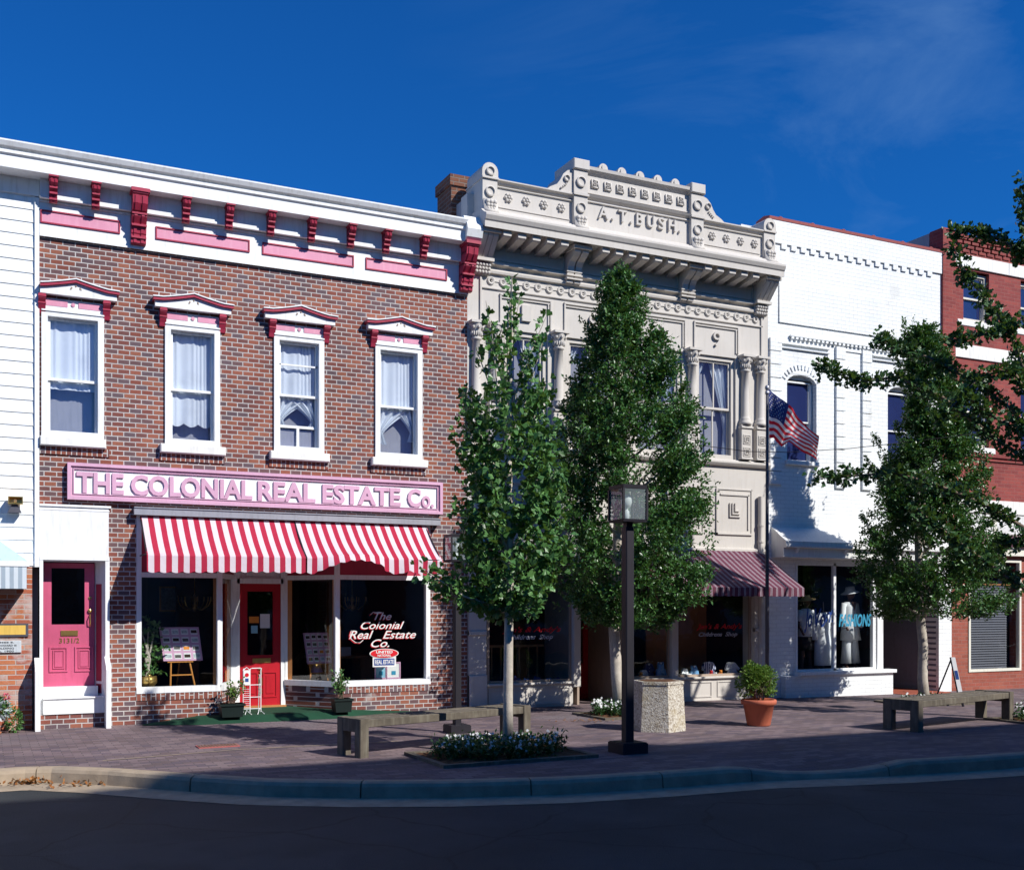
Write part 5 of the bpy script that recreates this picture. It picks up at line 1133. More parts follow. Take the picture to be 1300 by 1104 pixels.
# flowerpots by the shop door
def trough(x,y,g,label,seed,w,mat,h,fr,fz,n,dx):
    random.seed(seed); T=thing('potted_plant',(x,y,g),label,'potted plant','potted plants by the red door'); b=MB()
    b.prism_z([(x-w*.42,y-.10),(x+w*.42,y-.10),(x+w*.42,y+.10),(x-w*.42,y+.10)],g,g+h,1.16,(x,y)); b.prism_z([(x-w*.53,y-.13),(x+w*.53,y-.13),(x+w*.53,y+.13),(x-w*.53,y+.13)],g+h-.03,g+h,1.0,(x,y)); b.build('pot',mat,T)
    V=[];F=[]; b=MB()
    for k in range(16):
        a=random.uniform(0,6.28); q=random.random(); tip=Vector((x+dx+fr*q*math.cos(a),y+fr*.6*q*math.sin(a),g+h+fz*random.uniform(.5,1))); s_=Vector((x+random.uniform(-.05,.05),y,g+h)); b.tube([s_,s_.lerp(tip,.5)+rvec()*.02,tip],[.005,.004,.002],4)
        twig(V,F,s_.lerp(tip,.3),(tip-s_).normalized(),(tip-s_).length*.8,n,.05,.028,leaf_diamond,jit=.03)
    b.build('stems','barkdark',T); b=MB(); b.v=V; b.f=F; b.build('foliage','leaf_shrub' if dx>0 else 'leaf_ginkgo',T)
trough(3.19,-.30,.085,'straggly plant in a black plastic trough left of the red door',41,.34,'blackplastic',.19,.22,.33,14,.03)
trough(4.83,-.30,.085,'feathery green plant in a dark green tub below the right display window',42,.28,'blackplastic',.20,.17,.42,22,-.03)
random.seed(44); x,y,g=.02,-.34,0
T=thing('potted_plant',(x,y,g),'terracotta pot of pink geraniums and silver leaves at the left edge','potted plant')
b=MB(); b.lathe([(.13,.02),(.175,.20),(.19,.205),(.195,.25),(.17,.255),(.16,.22),(0,.22)],(x,y,0),20); b.lathe([(.18,0),(.19,.02),(.13,.025)],(x,y,0),20); b.build('pot','terra2',T)
V=[];F=[]; shrub(None,V,F,(x+.06,y,.34),.22,.14,700,.06,.035); shrub(None,V,F,(x+.33,y+.05,.16),.10,.15,260,.06,.03); b=MB(); b.v=V; b.f=F; b.build('foliage','leaf_ginkgo',T)
V=[];F=[]; shrub(None,V,F,(x+.10,y-.06,.33),.18,.09,130,.11,.05); b=MB(); b.v=V; b.f=F; b.build('silver_leaves','leaf_silver',T)
V=[];F=[]; 
for c_ in ((x+.07,y,.53),(x+.24,y,.48),(x-.05,y,.50)): shrub(None,V,F,c_,.04,.035,70,.03,.025)
b=MB(); b.v=V; b.f=F; b.build('blossoms','petal_pink',T)
# wire rack with little sign
x0,x1,y,g=3.42,3.68,-.02,.11; T=thing('wire_rack',(3.55,y,g),'white wire brochure rack standing before the red door','rack')
b=MB()
for x in (x0,x0+.10,x1): b.tube([(x,y,g),(x,y,g+.62),(x+.012,y,g+.645)],.007,6)
for z in (.05,.22,.40): b.tube([(x0,y,g+z),(x1,y,g+z)],.006,6)
b.tube([(x0,y,g+.62),(x0+.05,y,g+.66),(x0+.10,y,g+.62)],.007,6); b.tube([(x0+.12,y,g+.645),(x1,y,g+.645)],.007,6); b.tube([(x0,y-.12,g-.03),(x0+.05,y,g+.03),(x0+.10,y-.14,g-.03)],.006,6); b.tube([(x1-.08,y-.14,g-.03),(x1-.02,y,g+.04),(x1+.03,y-.12,g-.03)],.006,6); b.tube([(x1,y+.16,g),(x1-.02,y,g+.55)],.006,6)
for z in [.07+.03*k for k in range(10)]: b.tube([(x0,y-.01,g+z),(x0+.10,y-.01,g+z)],.003,4)
b.build('frame','white',T)
b=MB(); b.box(x0+.0,x0+.10,y-.02,y-.012,g+.40,g+.62); b.build('card','paper',T)
b=MB(); b.lathe([(0,0),(.03,0),(.03,.002),(0,.002)],(x0+.05,y-.021,g+.55),12,'y'); b.build('card_emblem','redpaint',T); b=MB(); b.box(x0+.025,x0+.075,y-.023,y-.02,g+.45,g+.50); b.build('card_print','bluepaint',T)
# flagpole and flag
fx_,fy_=11.80,-1.62; g=gz(fx_); T=thing('flagpole',(fx_,fy_,g),'tall thin metal flagpole beside the purple awning','flagpole')
b=MB(); b.tube([(fx_,fy_,g),(fx_,fy_,2.6),(fx_,fy_,5.27)],[.034,.030,.022],10); b.build('pole','polegrey',T,True)
b=MB(); b.ell((fx_,fy_,5.33),.04,.04,.05,12,8); b.lathe([(.03,5.22),(.036,5.24),(.03,5.28)],(fx_,fy_,0),10); b.build('finial','alum',T,True)
ft=Vector((fx_,fy_+CD,0)).dot(FV)
def crv(pts,u):
    u=min(max(u,0),.9999)*(len(pts)-1); i=int(u); k=u-i; k=k*k*(3-2*k)*.5+k*.5
    return (pts[i][0]*(1-k)+pts[i+1][0]*k,pts[i][1]*(1-k)+pts[i+1][1]*k)
TT=[(976,493),(983,499),(992,507),(1005,519),(1016,530),(1027,543),(1037,555)]; BB=[(976.5,556),(981,556),(985,560),(994,566),(1000,561),(1019,575),(1039,583)]
def flagpt(u,v,off=0):
    a=crv(TT,u); c=crv(BB,u); px=a[0]+(c[0]-a[0])*v; py=a[1]+(c[1]-a[1])*v+2.2*math.sin(u*9+v*2)*v*(1-v)*2
    return P3(px,py,ft)+FV*(.10*math.sin(u*11+v*2.5)*u**.5+.04*math.sin(u*23-v*4)*u+off)
me=bpy.data.meshes.new('flag'); NU,NV=60,26; vs=[flagpt(i/NU,j/NV) for j in range(NV+1) for i in range(NU+1)]; fs=[];mi=[]
for j in range(NV):
    for i in range(NU): fs.append((j*(NU+1)+i,j*(NU+1)+i+1,(j+1)*(NU+1)+i+1,(j+1)*(NU+1)+i)); mi.append(2 if (i<NU*.42 and j<14) else (j//2)%2)
L_=Vector((fx_,fy_,5.2)); me.from_pydata([tuple(v-L_) for v in vs],[],fs)
def cloth(n_,c):
    t=NT(n_); t.b.inputs['Base Color'].default_value=(*c,1); t.b.inputs['Roughness'].default_value=.8; tl=t.n.new('ShaderNodeBsdfTranslucent'); tl.inputs[0].default_value=(*c,1); m_=t.n.new('ShaderNodeMixShader'); m_.inputs[0].default_value=.3; t.link(t.b.outputs[0],m_.inputs[1]); t.link(tl.outputs[0],m_.inputs[2]); t.link(m_.outputs[0],t.out.inputs[0]); M[n_]=t.m; return t.m
for m_ in (cloth('flag_red',(.62,.02,.04)),cloth('flag_white',(.75,.74,.76)),cloth('flag_blue',(.02,.035,.17))): me.materials.append(m_)
me.polygons.foreach_set('material_index',mi); me.polygons.foreach_set('use_smooth',[True]*len(fs)); me.update()
fl=bpy.data.objects.new('flag',me); C.objects.link(fl); fl.location=L_; BASE[fl.name]=L_; tag(fl,'American flag with blue starred canton and red and white stripes waving from the pole','flag')
b=MB()
for r_ in range(9):
    for c_ in range(6 if r_%2==0 else 5):
        u=.42*((c_*2+1+(r_%2))/12); v=(14/26)*((r_+1)/10); p=flagpt(u,v,-.006); a=(flagpt(u+.01,v,-.006)-p).normalized(); d=(flagpt(u,v-.02,-.006)-p).normalized(); pts=[p+(a*math.sin(k*PI/5)+d*math.cos(k*PI/5))*(.016 if k%2==0 else .007) for k in range(10)]; b.add(pts,[tuple(range(10))])
b.build('stars','flag_white',fl)['kind']='stuff'
# overhead cable between the hollies
pts=[(735,530),(800,548),(880,564),(950,573),(1000,574),(1080,569),(1160,560),(1240,550)]; q=[P3(a,c,18.2) for a,c in pts]
b=MB(); b.tube(q,.006,5,False); solo(b,'overhead_cable','darkmetal',q[0],label='thin dark cable strung from holly to holly across the facades',cat='cable')
# leaning narrow sign
x,y=15.62,-2.35; g=gz(x); T=thing('sign_board',(x,y,g),'narrow white sign board leaning back on a dark leg near the red wall','sign')
tpp,bt=P3(1210,834,18.6),P3(1220,882,18.6); b=MB(); d=(bt-tpp); w_=RV*.036
b.add([tpp-w_,tpp+w_,bt+w_,bt-w_]+[v+FV*.03 for v in (tpp-w_,tpp+w_,bt+w_,bt-w_)],[(0,1,2,3),(4,7,6,5),(0,4,5,1),(1,5,6,2),(2,6,7,3),(3,7,4,0)]); b.build('board','white',T)
b=MB(); k0,k1=tpp+d*.35,tpp+d*.58; w2=RV*.026; b.add([k0-w2-FV*.004,k0+w2-FV*.004,k1+w2-FV*.004,k1-w2-FV*.004],[(0,1,2,3)]); b.build('print','bluepaint',T)
b=MB(); b.tube([tpp-w_+FV*.03,bt-w_+FV*.03+d*.05],.014,6); b.tube([bt+FV*.02,bt+d*.35],.022,6); b.tube([tpp+FV*.05,Vector((tpp.x-.1,tpp.y+.35,g))],.014,6); b.build('leg','darkmetal',T)
# ================================================================== SHOP DISPLAYS
def slab(c,a,b_,n_,w,h,t_,mb):
    """oriented box: centre c, axes a (width) b_ (height)"""
    a=a.normalized()*w/2; b_=b_.normalized()*h/2; n_=n_.normalized()*t_; v=[c-a-b_,c+a-b_,c+a+b_,c-a+b_]; mb.add(v+[p+n_ for p in v],[(0,1,2,3),(4,7,6,5),(0,4,5,1),(1,5,6,2),(2,6,7,3),(3,7,4,0)])
def photo_board(xc,y,z0,zc,w,h,label,lean=.16,dark=False,turn=0):
    T=thing('photo_board',(xc,y,z0),label,'display board','boards of house photos on easels'); up=Vector((-.10,lean,1)).normalized(); a=Vector((math.cos(turn),math.sin(turn),0)); n_=a.cross(up); n_=-n_ if n_.y<0 else n_
    c_=Vector((xc,y,zc)); b=MB(); slab(c_,a,up,n_,w,h,.02,b); b.build('board','signpink',T)
    for i in range(4):
        for j in range(4):
            b=MB(); cc=c_+a*(-.36+.24*i)*w+up*(-.36+.24*j)*h-n_*.003; slab(cc,a,up,n_,w*.18,h*.17,.003,b); b.build('photo_card','paper',T)
            b=MB(); slab(cc-n_*.003+up*h*.01*random.uniform(-1,1),a,up,n_,w*.15,h*.09,.002,b); b.build('photo_print',random.choice(['photo_dark','photo_light','photo_light','interior_brown']),T) if j!=1 or i!=2 else b.build('photo_print','toy_orange',T)
    bz=zc-h/2; b=MB(); b.tube([(xc-w*.28,y-.02,z0),(xc-w*.26,y-.01,bz+.02)],.013,6); b.tube([(xc+w*.36,y-.02,z0),(xc+w*.20,y-.0,bz+.02)],.013,6); b.tube([(xc-w*.27,y-.015,z0+(bz-z0)*.5),(xc+w*.30,y-.015,z0+(bz-z0)*.5)],.011,6); b.tube([(xc,y+.45,z0),(xc,y+.06,bz+.1)],.012,6); b.box(xc-w*.35,xc+w*.30,y-.03,y+.01,bz-.02,bz); b.build('easel','honey',T)
random.seed(77)
xb=X(230,.42); photo_board(xb,.42,.45,Z(229,817,.42),.56,.50,'pink board of house photographs on an easel in the left display window')
xb=X(408,.75); photo_board(xb,.95,.45,1.0,.46,.5,'pink board of house photographs deep in the shade of the right display window',turn=.3)
# house plant in the left window
xp=X(186,.32); T=thing('potted_plant',(xp,.34,.45),'leafy house plant in a brass pot inside the left display window','potted plant')
b=MB(); b.lathe([(.05,.46),(.07,.47),(.15,.56),(.15,.66),(.13,.66),(.0,.64)],(xp,.34,0),18); b.lathe([(.02,.50),(.02,.66),(.03,.68),(.0,.69)],(xp+.02,.20,0),8); b.build('pot','brass',T,True)
b=MB(); V=[];F=[]
for k in range(4): 
    tip=Vector((xp+random.uniform(-.08,.14),.34,random.uniform(1.2,1.45))); b.tube([(xp+.02*k,.34,.64),(xp+.05-.02*k,.33,.9),tip],[.02,.016,.01],6)
    for j in range(5): p=tip-UP*(.12*j)+rvec()*.05; twig(V,F,p,rvec(),.15,14,.085,.05,leaf_diamond,jit=.05)
b.build('stems','bark',T); b=MB(); b.v=V; b.f=F; b.build('foliage','leaf_ginkgo',T)
# framed pictures standing in the right window
for px,w_,m1,lab in ((483,.20,'paperblue','blue and white framed card standing in the right display window'),(499,.24,'paper','white card in a pink frame standing in the right display window')):
    xc=X(px,.3); T=thing('framed_card',(xc,.3,.45),lab,'framed card','framed cards behind the painted shop name'); b=MB(); h=.26 if w_>.21 else .2; b.frame(xc-w_/2,xc+w_/2,.52,.52+h,.018,.28,.30); b.box(xc-w_/2,xc+w_/2,.28,.32,.44,.52); b.build('frame','signpink',T); b=MB(); b.box(xc-w_/2+.01,xc+w_/2-.01,.29,.305,.525,.515+h); b.build('card',m1,T)
    b=MB(); b.box(xc-.03,xc+.04,.285,.289,.58,.64); b.build('print','cyanpaint',T)
# children's clothes
def garment(x,y,z,w,h,m,label,bib=False,cat='garment'):
    T=thing('child_garment',(x,y,z),label,cat,'childrens clothes in the shop windows'); b=MB()
    if bib: pr=[(-.5,0),(-.08,0),(0,.28),(.08,0),(.5,0),(.42,.55),(.30,.60),(.28,.85),(.20,1),(.14,1),(.12,.85),(-.12,.85),(-.14,1),(-.20,1),(-.28,.85),(-.30,.60),(-.42,.55)]
    else: pr=[(-.46,0),(-.2,.03),(0,0),(.2,.03),(.48,0),(.32,.55),(.50,.42),(.60,.55),(.36,.95),(.12,1),(0,.93),(-.12,1),(-.36,.95),(-.60,.55),(-.50,.42),(-.32,.55)]
    b.prism_y([(x+p*w,z+q*h) for p,q in pr],y-.02,y+.03)
    b.v=[(v[0]+.01*math.sin(v[2]*40),v[1]+.12*(v[2]-z)+.012*math.sin(v[0]*60),v[2]) for v in b.v]; b.build('cloth',m,T)
    b=MB(); b.prism_y([(x-.12*w,z+.98*h),(x,z+.84*h),(x+.12*w,z+.98*h)],y-.034+.12*h,y-.02+.12*h); [b.ell((x,y-.03+.12*h*q,z+h*q),.006,.006,.006,6,4) for q in (.3,.5,.7)]; b.build('collar','cloth_white' if m!='cloth_white' else 'paper',T)
ZF=.37
for px,w_,h_,m_,bib,lab in ((928,.26,.26,'cloth_white',0,'white child dress spread in the window beside the flagpole'),(901,.26,.28,'gingham',0,'navy gingham child dress behind the small toys'),(880,.20,.22,'cloth_blue',1,'light blue child dungarees next to the window post'),(868,.12,.17,'cloth_white',0,'small white child shirt in the corner of the window'),(838,.22,.30,'cloth_blue',1,'light blue child dungarees behind the concrete planter'),(816,.14,.17,'cloth_white',0,'white child bib by the lamp post'),(825,.2,.28,'cloth_navy',0,'dark navy child coat behind the concrete planter')):
    garment(X(px,.28),.24+(.06 if 'navy' in lab else 0),ZF,w_,h_,m_,lab,bib)
def toy(x,y,z,s,m,label):
    T=thing('soft_toy',(x,y,z),label,'toy','small toys in the childrens shop window'); b=MB(); b.ell((x,y,z+s*.5),s*.45,s*.4,s*.5,10,7); b.ell((x+s*.1,y-s*.1,z+s*1.15),s*.34,s*.32,s*.32,10,7)
    for k in (-1,1): b.ell((x+k*s*.4,y-s*.3,z+s*.2),s*.18,s*.3,s*.16,8,5); b.ell((x+s*.1+k*s*.25,y-s*.08,z+s*1.42),s*.12,s*.08,s*.12,8,5); b.ell((x+k*s*.42,y-s*.1,z+s*.65),s*.14,s*.14,s*.28,8,5)
    b.build('body',m,T,True)
for px,s_,m_,lab in ((901,.085,'toy_red','red soft toy left of the orange one'),(913,.085,'toy_orange','orange soft toy beside the white child dress'),(907,.06,'cloth_white','tiny white soft toy between the red and orange ones'),(849,.07,'toy_red','red soft toy behind the concrete planter'),(851,.075,'toy_yellow','yellow soft toy behind the red one near the window post'),(812,.09,'toy_orange','orange soft toy close to the dark lamp post')):
    toy(X(px,.2),.17+(.10 if 'yellow' in lab else 0),ZF+(.06 if 'yellow' in lab else 0),s_,m_,lab)
T=thing('folded_cloth',(X(873,.2),.2,ZF),'teal folded cloth lying in the corner of the childrens shop window','cloth'); b=MB(); x=X(873,.2); b.bbox(x-.08,x+.06,.12,.26,ZF,ZF+.05,.012); b.build('lower_fold','teal',T); b=MB(); b.bbox(x-.07,x+.05,.13,.26,ZF+.05,ZF+.08,.01); b.build('upper_fold','cloth_white',T)
random.seed(8)
for k,px in enumerate((642,655,668,682,697,708)):
    x=X(px,.3); T=thing('folded_cloth',(x,.28,ZF),['pale blue','dusty blue','pale blue and lighter','dusty blue flat','bluish puffed','small blue'][k]+' folded cloth in the shaded window, %s right of the pale trunk'%['first','second','third','fourth','fifth','sixth'][k],'cloth','blue cloths in the shaded window'); b=MB(); s_=random.uniform(.07,.11)
    b.grid(lambda u,v:(x+(u-.5)*s_*2.2+.01*math.sin(v*9),.30+(v-.5)*.24,ZF+.002+s_*math.sin(u*PI)*math.sin(v*PI)*(1+.3*math.sin(u*14+k)*math.cos(v*11))),14,12); b.build('cloth','cloth_blue' if k%2==0 else 'cloth_navy',T,True)
# ---- mannequins in the fashion window
def loft(secs,n=18):
    """secs (cx,cy,z,rx,ry) stacked ellipses"""
    b=MB(); vs=[]
    for cx,cy,z,rx,ry in secs:
        for k in range(n): a=2*PI*k/n; vs.append((cx+rx*math.cos(a),cy+ry*math.sin(a),z))
    fs=[(i*n+k,i*n+(k+1)%n,(i+1)*n+(k+1)%n,(i+1)*n+k) for i in range(len(secs)-1) for k in range(n)]+[tuple(range(n))[::-1],tuple(range((len(secs)-1)*n,len(secs)*n))]
    return b.add(vs,fs)
def skinbody(name,joints,edges,rad,mat,parent):
    me=bpy.data.meshes.new(name); base=BASE[parent.name]; me.from_pydata([tuple(Vector(j)-base) for j in joints],edges,[]); ob=bpy.data.objects.new(name,me); C.objects.link(ob); ob.parent=parent; BASE[ob.name]=base
    md=ob.modifiers.new('s','SKIN'); md.use_smooth_shade=True
    for v,r_ in zip(me.skin_vertices[0].data,rad): v.radius=(r_,r_)
    me.skin_vertices[0].data[0].use_root=True; ob.modifiers.new('d','SUBSURF').render_levels=1; me.materials.append(M[mat]); return ob
def mannequin(x,y,z,H,label,outfit):
    T=thing('mannequin',(x,y,z),label,'mannequin','figures in the fashion window'); k=H/1.72
    J=lambda a,b_,c_:(x+a*k,y+b_*k,z+c_*k)
    joints=[J(0,0,.93),J(0,0,1.12),J(0,0,1.32),J(0,0,1.46),J(0,-.01,1.55),J(.0,-.02,1.62),J(-.10,0,.86),J(-.11,-.02,.48),J(-.12,0,.07),J(-.13,-.10,.02),J(.10,0,.86),J(.12,.03,.48),J(.17,.04,.07),J(.19,-.06,.02),J(-.18,0,1.38),J(-.22,.0,1.10),J(-.19,-.10,.90),J(-.17,-.14,.82),J(.18,0,1.38),J(.24,.02,1.12),J(.22,-.06,.90),J(.21,-.10,.82)]
    edges=[(0,1),(1,2),(2,3),(3,4),(4,5),(0,6),(6,7),(7,8),(8,9),(0,10),(10,11),(11,12),(12,13),(2,14),(14,15),(15,16),(16,17),(2,18),(18,19),(19,20),(20,21)]
    rad=[.13,.11,.12,.045,.05,.085,.085,.055,.035,.03,.085,.055,.035,.03,.05,.037,.027,.03,.05,.037,.027,.03]
    skinbody('body',joints,edges,[r_*k for r_ in rad],'skin_dark',T)
    fb=MB(); hx_,hy_,hz=J(-.0,-.03,1.60); fb.ell((hx_,hy_,hz),.078*k,.095*k,.115*k,14,10); fb.ell((hx_-.0,hy_-.098*k,hz-.01*k),.014*k,.022*k,.025*k,6,4)
    for s_ in (-1,1): fb.ell((hx_+s_*.078*k,hy_,hz),.012*k,.02*k,.03*k,6,4); fb.ell((hx_+s_*.03*k,hy_-.082*k,hz+.02*k),.014*k,.012*k,.008*k,6,4)
    fb.ell((hx_,hy_-.088*k,hz-.055*k),.025*k,.012*k,.008*k,6,4); fb.build('head','skin_dark',T,True)
    if outfit=='white':
        loft([(*J(-.1,0,.13)[:2],J(0,0,.13)[2],.13*k,.11*k),(*J(-.09,0,.5)[:2],J(0,0,.5)[2],.10*k,.10*k),(*J(-.07,0,.86)[:2],J(0,0,.86)[2],.10*k,.12*k)]).build('trouser_leg','cloth_white',T,True)
        loft([(*J(.15,.02,.13)[:2],J(0,0,.13)[2],.13*k,.11*k),(*J(.10,0,.5)[:2],J(0,0,.5)[2],.10*k,.10*k),(*J(.07,0,.86)[:2],J(0,0,.86)[2],.10*k,.12*k)]).build('trouser_leg','cloth_white',T,True)
        b=loft([(*J(.02,0,.62)[:2],J(0,0,.62)[2],.25*k,.17*k),(*J(.0,0,.95)[:2],J(0,0,.95)[2],.20*k,.15*k),(*J(0,0,1.12)[:2],J(0,0,1.12)[2],.165*k,.13*k),(*J(0,0,1.32)[:2],J(0,0,1.32)[2],.185*k,.135*k),(*J(0,0,1.43)[:2],J(0,0,1.43)[2],.15*k,.09*k)])
        for s_ in (-1,1): b.tube([J(s_*.15,0,1.40),J(s_*.22,.0,1.10),J(s_*.205,-.09,.89)],[.065*k,.06*k,.075*k],10)
        b.build('coat','cloth_white',T,True)
        b=MB(); b.prism_y([(x-.055*k,z+1.435*k),(x+.055*k,z+1.435*k),(x,z+1.24*k)],y-.142*k,y-.10*k); b.build('neckline','skin_dark',T)
        b=MB(); c_=J(0,-.0,1.66); b.lathe([(.0,.10*k),(.09*k,.09*k),(.105*k,.02*k),(.12*k,.0),(.19*k,-.035*k),(.195*k,-.045*k),(.10*k,-.01*k)],c_,20); b.v=[(v[0],v[1],v[2]+.18*(v[0]-c_[0])) for v in b.v]; b.build('hat','cloth_white',T,True)
        b=MB()
        for s_ in (-.12,.19): b.prism_x([(y-.17*k,z),(y+.05*k,z),(y+.05*k,z+.07*k),(y-.02*k,z+.05*k),(y-.17*k,z+.015)],x+s_*k-.03,x+s_*k+.03)
        b.build('shoes','cloth_white',T)
    else:
        b=loft([(*J(0,0,.80)[:2],J(0,0,.80)[2],.20*k,.15*k),(*J(0,0,1.05)[:2],J(0,0,1.05)[2],.165*k,.13*k),(*J(0,0,1.32)[:2],J(0,0,1.32)[2],.185*k,.13*k),(*J(0,0,1.44)[:2],J(0,0,1.44)[2],.12*k,.08*k)])
        for s_ in (-1,1): b.tube([J(s_*.15,0,1.40),J(s_*.215,0,1.15)],[.07*k,.075*k],10)
        b.build('blouse','cloth_white',T,True)
        loft([(*J(0,0,.48)[:2],J(0,0,.48)[2],.20*k,.15*k),(*J(0,0,.82)[:2],J(0,0,.82)[2],.175*k,.135*k)]).build('skirt','cloth_black',T,True)
        b=MB(); c_=J(0,-.0,1.66); b.lathe([(.0,.09*k),(.09*k,.08*k),(.105*k,.02*k),(.22*k,-.02*k),(.225*k,-.03*k),(.10*k,-.01*k)],c_,20); b.v=[(v[0],v[1],v[2]+.15*(v[0]-c_[0])) for v in b.v]; b.build('hat','hatstraw',T,True)
mannequin(X(1079,.45),.45,.41,1.62,'dark-skinned mannequin in a white hat, long white coat and wide trousers','white')
mannequin(X(1023,.35),.35,.41,1.45,'mannequin in a straw hat, white blouse and short black skirt','b')
xd=X(1043,.5); T=thing('dress_stand',(xd,.5,.41),'long white sleeved dress hung on a stand between the two mannequins','dress stand')
b=MB(); b.tube([(xd,.5,.41),(xd,.5,1.75)],.015,8); b.lathe([(.14,.41),(.14,.43),(.02,.45)],(xd,.5,0),14); b.build('stand','darkmetal',T)
b=loft([(xd,.5,.52,.20,.13),(xd,.5,.95,.19,.13),(xd,.5,1.15,.14,.11),(xd,.5,1.42,.18,.11),(xd,.5,1.55,.10,.06)])
for s_ in (-1,1): b.tube([(xd+s_*.14,.5,1.50),(xd+s_*.21,.5,1.25),(xd+s_*.22,.48,1.02)],[.06,.055,.06],10)
b.build('dress','cloth_white',T,True); T.location.y=.24; T.location.x-=.20

# chandeliers deep in the real estate office
for px,Yc,lab in ((247,2.2,'brass chandelier hanging in the dark of the left display window'),(447,2.2,'brass chandelier hanging in the dark behind the right display window')):
    xc=X(px,Yc); zc=Z(px,764,Yc); T=thing('chandelier',(xc,Yc,zc),lab,'chandelier','brass chandeliers in the office'); b=MB(); b.lathe([(.0,-.16),(.03,-.14),(.05,-.08),(.02,-.02),(.05,.04),(.02,.12),(0.001,.14)],(xc,Yc,zc),10); b.tube([(xc,Yc,zc+.12),(xc,Yc,2.96)],.006,5); b.build('stem','brass',T,True)
    for k in range(8):
        a=k*PI/4; d=Vector((math.cos(a),math.sin(a),0)); c_=Vector((xc,Yc,zc)); b=MB(); b.tube([c_-UP*.08,c_+d*.12-UP*.13,c_+d*.22-UP*.06,c_+d*.26+UP*.02],.008,5); b.lathe([(.03,.0),(.012,.01),(.010,.07),(0.001,.075)],c_+d*.26+UP*.02,8); b.build('arm','brass',T)

# office furniture behind the glass
T=thing('table_lamp',(X(402,1.1),1.1,.45),'small pink shaded table lamp in the shade of the splayed right window','lamp'); b=MB(); x=X(402,1.1); b.lathe([(.05,.45),(.05,.47),(.015,.49),(.015,.62),(.0,.63)],(x,1.1,0),12); b.build('base','brass',T,True); b=MB(); b.lathe([(.10,.60),(.05,.74)],(x,1.1,0),16); b.build('lamp_shade','signpink',T)
for xx,lab in ((2.6,'brown wooden office desk dim behind the left display window'),(5.7,'brown wooden office desk dim behind the painted shop name')):
    T=thing('office_desk',(xx,2.5,.05),lab,'desk','desks in the dim office'); b=MB(); b.box(xx-.6,xx+.6,2.2,2.8,.76,.80); b.build('desk_top','wood',T)
    for s_ in (-1,1): b=MB(); b.box(xx+s_*.42-.16,xx+s_*.42+.16,2.25,2.75,.05,.76); b.build('drawer_unit','wood',T)
    b=MB(); b.box(xx-.2,xx+.1,2.3,2.5,.80,.95); b.build('paper_stack','paper',T)
for k,(px,py,w_,h_) in enumerate(((215,760,.35,.45),(500,765,.5,.35))):
    xx=X(px,3.9); zz=Z(px,py,3.9); T=thing('wall_picture',(xx,3.9,zz),['upright framed picture on the dim back wall left of the red door','wide framed picture on the dim back wall above the painted name'][k],'picture','pictures on the office wall'); b=MB(); b.frame(xx-w_/2,xx+w_/2,zz-h_/2,zz+h_/2,.03,3.86,3.9); b.build('frame','brass',T); b=MB(); b.box(xx-w_/2+.03,xx+w_/2-.03,3.88,3.9,zz-h_/2+.03,zz+h_/2-.03); b.build('picture','photo_light',T)
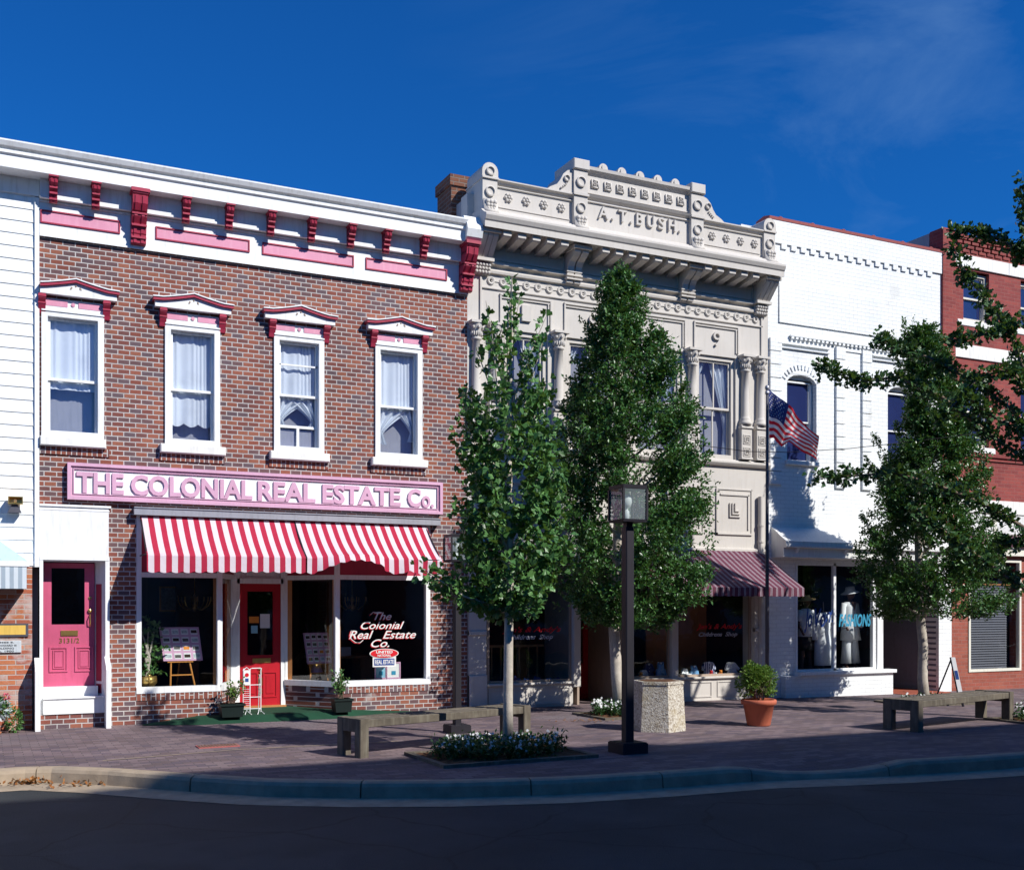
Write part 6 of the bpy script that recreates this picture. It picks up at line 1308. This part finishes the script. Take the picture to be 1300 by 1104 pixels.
# ================================================================== LIGHT
SD=Vector((.62,-1,.95)).normalized()
sl=bpy.data.lights.new('sun','SUN'); sl.energy=4.6; sl.angle=R(.53); sl.color=(1,.965,.91)
so=bpy.data.objects.new('sun',sl); C.objects.link(so); so.rotation_euler=SD.to_track_quat('Z','Y').to_euler(); so.location=(20,-30,30)
w=bpy.data.worlds.new('World'); S.world=w; w.use_nodes=True; nt=w.node_tree; nn=nt.nodes; ll=nt.links
bg=nn['Background']; sky=nn.new('ShaderNodeTexSky'); sky.sky_type='NISHITA'; sky.sun_disc=False
sky.sun_elevation=math.asin(SD.z); sky.sun_rotation=math.atan2(SD.x,SD.y); sky.air_density=1.0; sky.dust_density=.7; sky.ozone_density=3.5; sky.altitude=200
mx=nn.new('ShaderNodeMix'); mx.data_type='RGBA'; mx.blend_type='MULTIPLY'; mx.inputs[0].default_value=1; ll.new(sky.outputs[0],mx.inputs[6]); mx.inputs[7].default_value=(.065,.51,1.10,1)
tc=nn.new('ShaderNodeTexCoord'); mp=nn.new('ShaderNodeMapping'); mp.inputs['Scale'].default_value=(1.2,2.0,4.2); mp.inputs['Rotation'].default_value=(0,R(14),0); mp.inputs['Location'].default_value=(3.1,1.7,.6); ll.new(tc.outputs['Generated'],mp.inputs[0])
no=nn.new('ShaderNodeTexNoise'); no.inputs['Scale'].default_value=2.0; no.inputs['Detail'].default_value=9; no.inputs['Roughness'].default_value=.62; no.inputs['Distortion'].default_value=.6; ll.new(mp.outputs[0],no.inputs['Vector'])
cr=nn.new('ShaderNodeValToRGB'); cr.color_ramp.elements[0].position=.49; cr.color_ramp.elements[1].position=.85; cr.color_ramp.elements[1].color=(.22,.22,.22,1); ll.new(no.outputs[0],cr.inputs[0])
m2=nn.new('ShaderNodeMix'); m2.data_type='RGBA'; sx_=nn.new('ShaderNodeSeparateXYZ'); ll.new(tc.outputs['Generated'],sx_.inputs[0]); mr=nn.new('ShaderNodeMapRange'); mr.inputs[1].default_value=.30; mr.inputs[2].default_value=.62; ll.new(sx_.outputs[0],mr.inputs[0]); mu=nn.new('ShaderNodeMath'); mu.operation='MULTIPLY'; ll.new(cr.outputs[0],mu.inputs[0]); ll.new(mr.outputs[0],mu.inputs[1]); ll.new(mu.outputs[0],m2.inputs[0]); ll.new(mx.outputs[2],m2.inputs[6]); m2.inputs[7].default_value=(3.2,5.4,8.0,1)
ll.new(m2.outputs[2],bg.inputs[0]); bg.inputs[1].default_value=.085
S.render.engine='CYCLES'; S.view_settings.view_transform='Standard'; S.view_settings.look='None'; S.view_settings.exposure=.4; S.view_settings.gamma=1
S.cycles.max_bounces=6; S.cycles.transparent_max_bounces=12
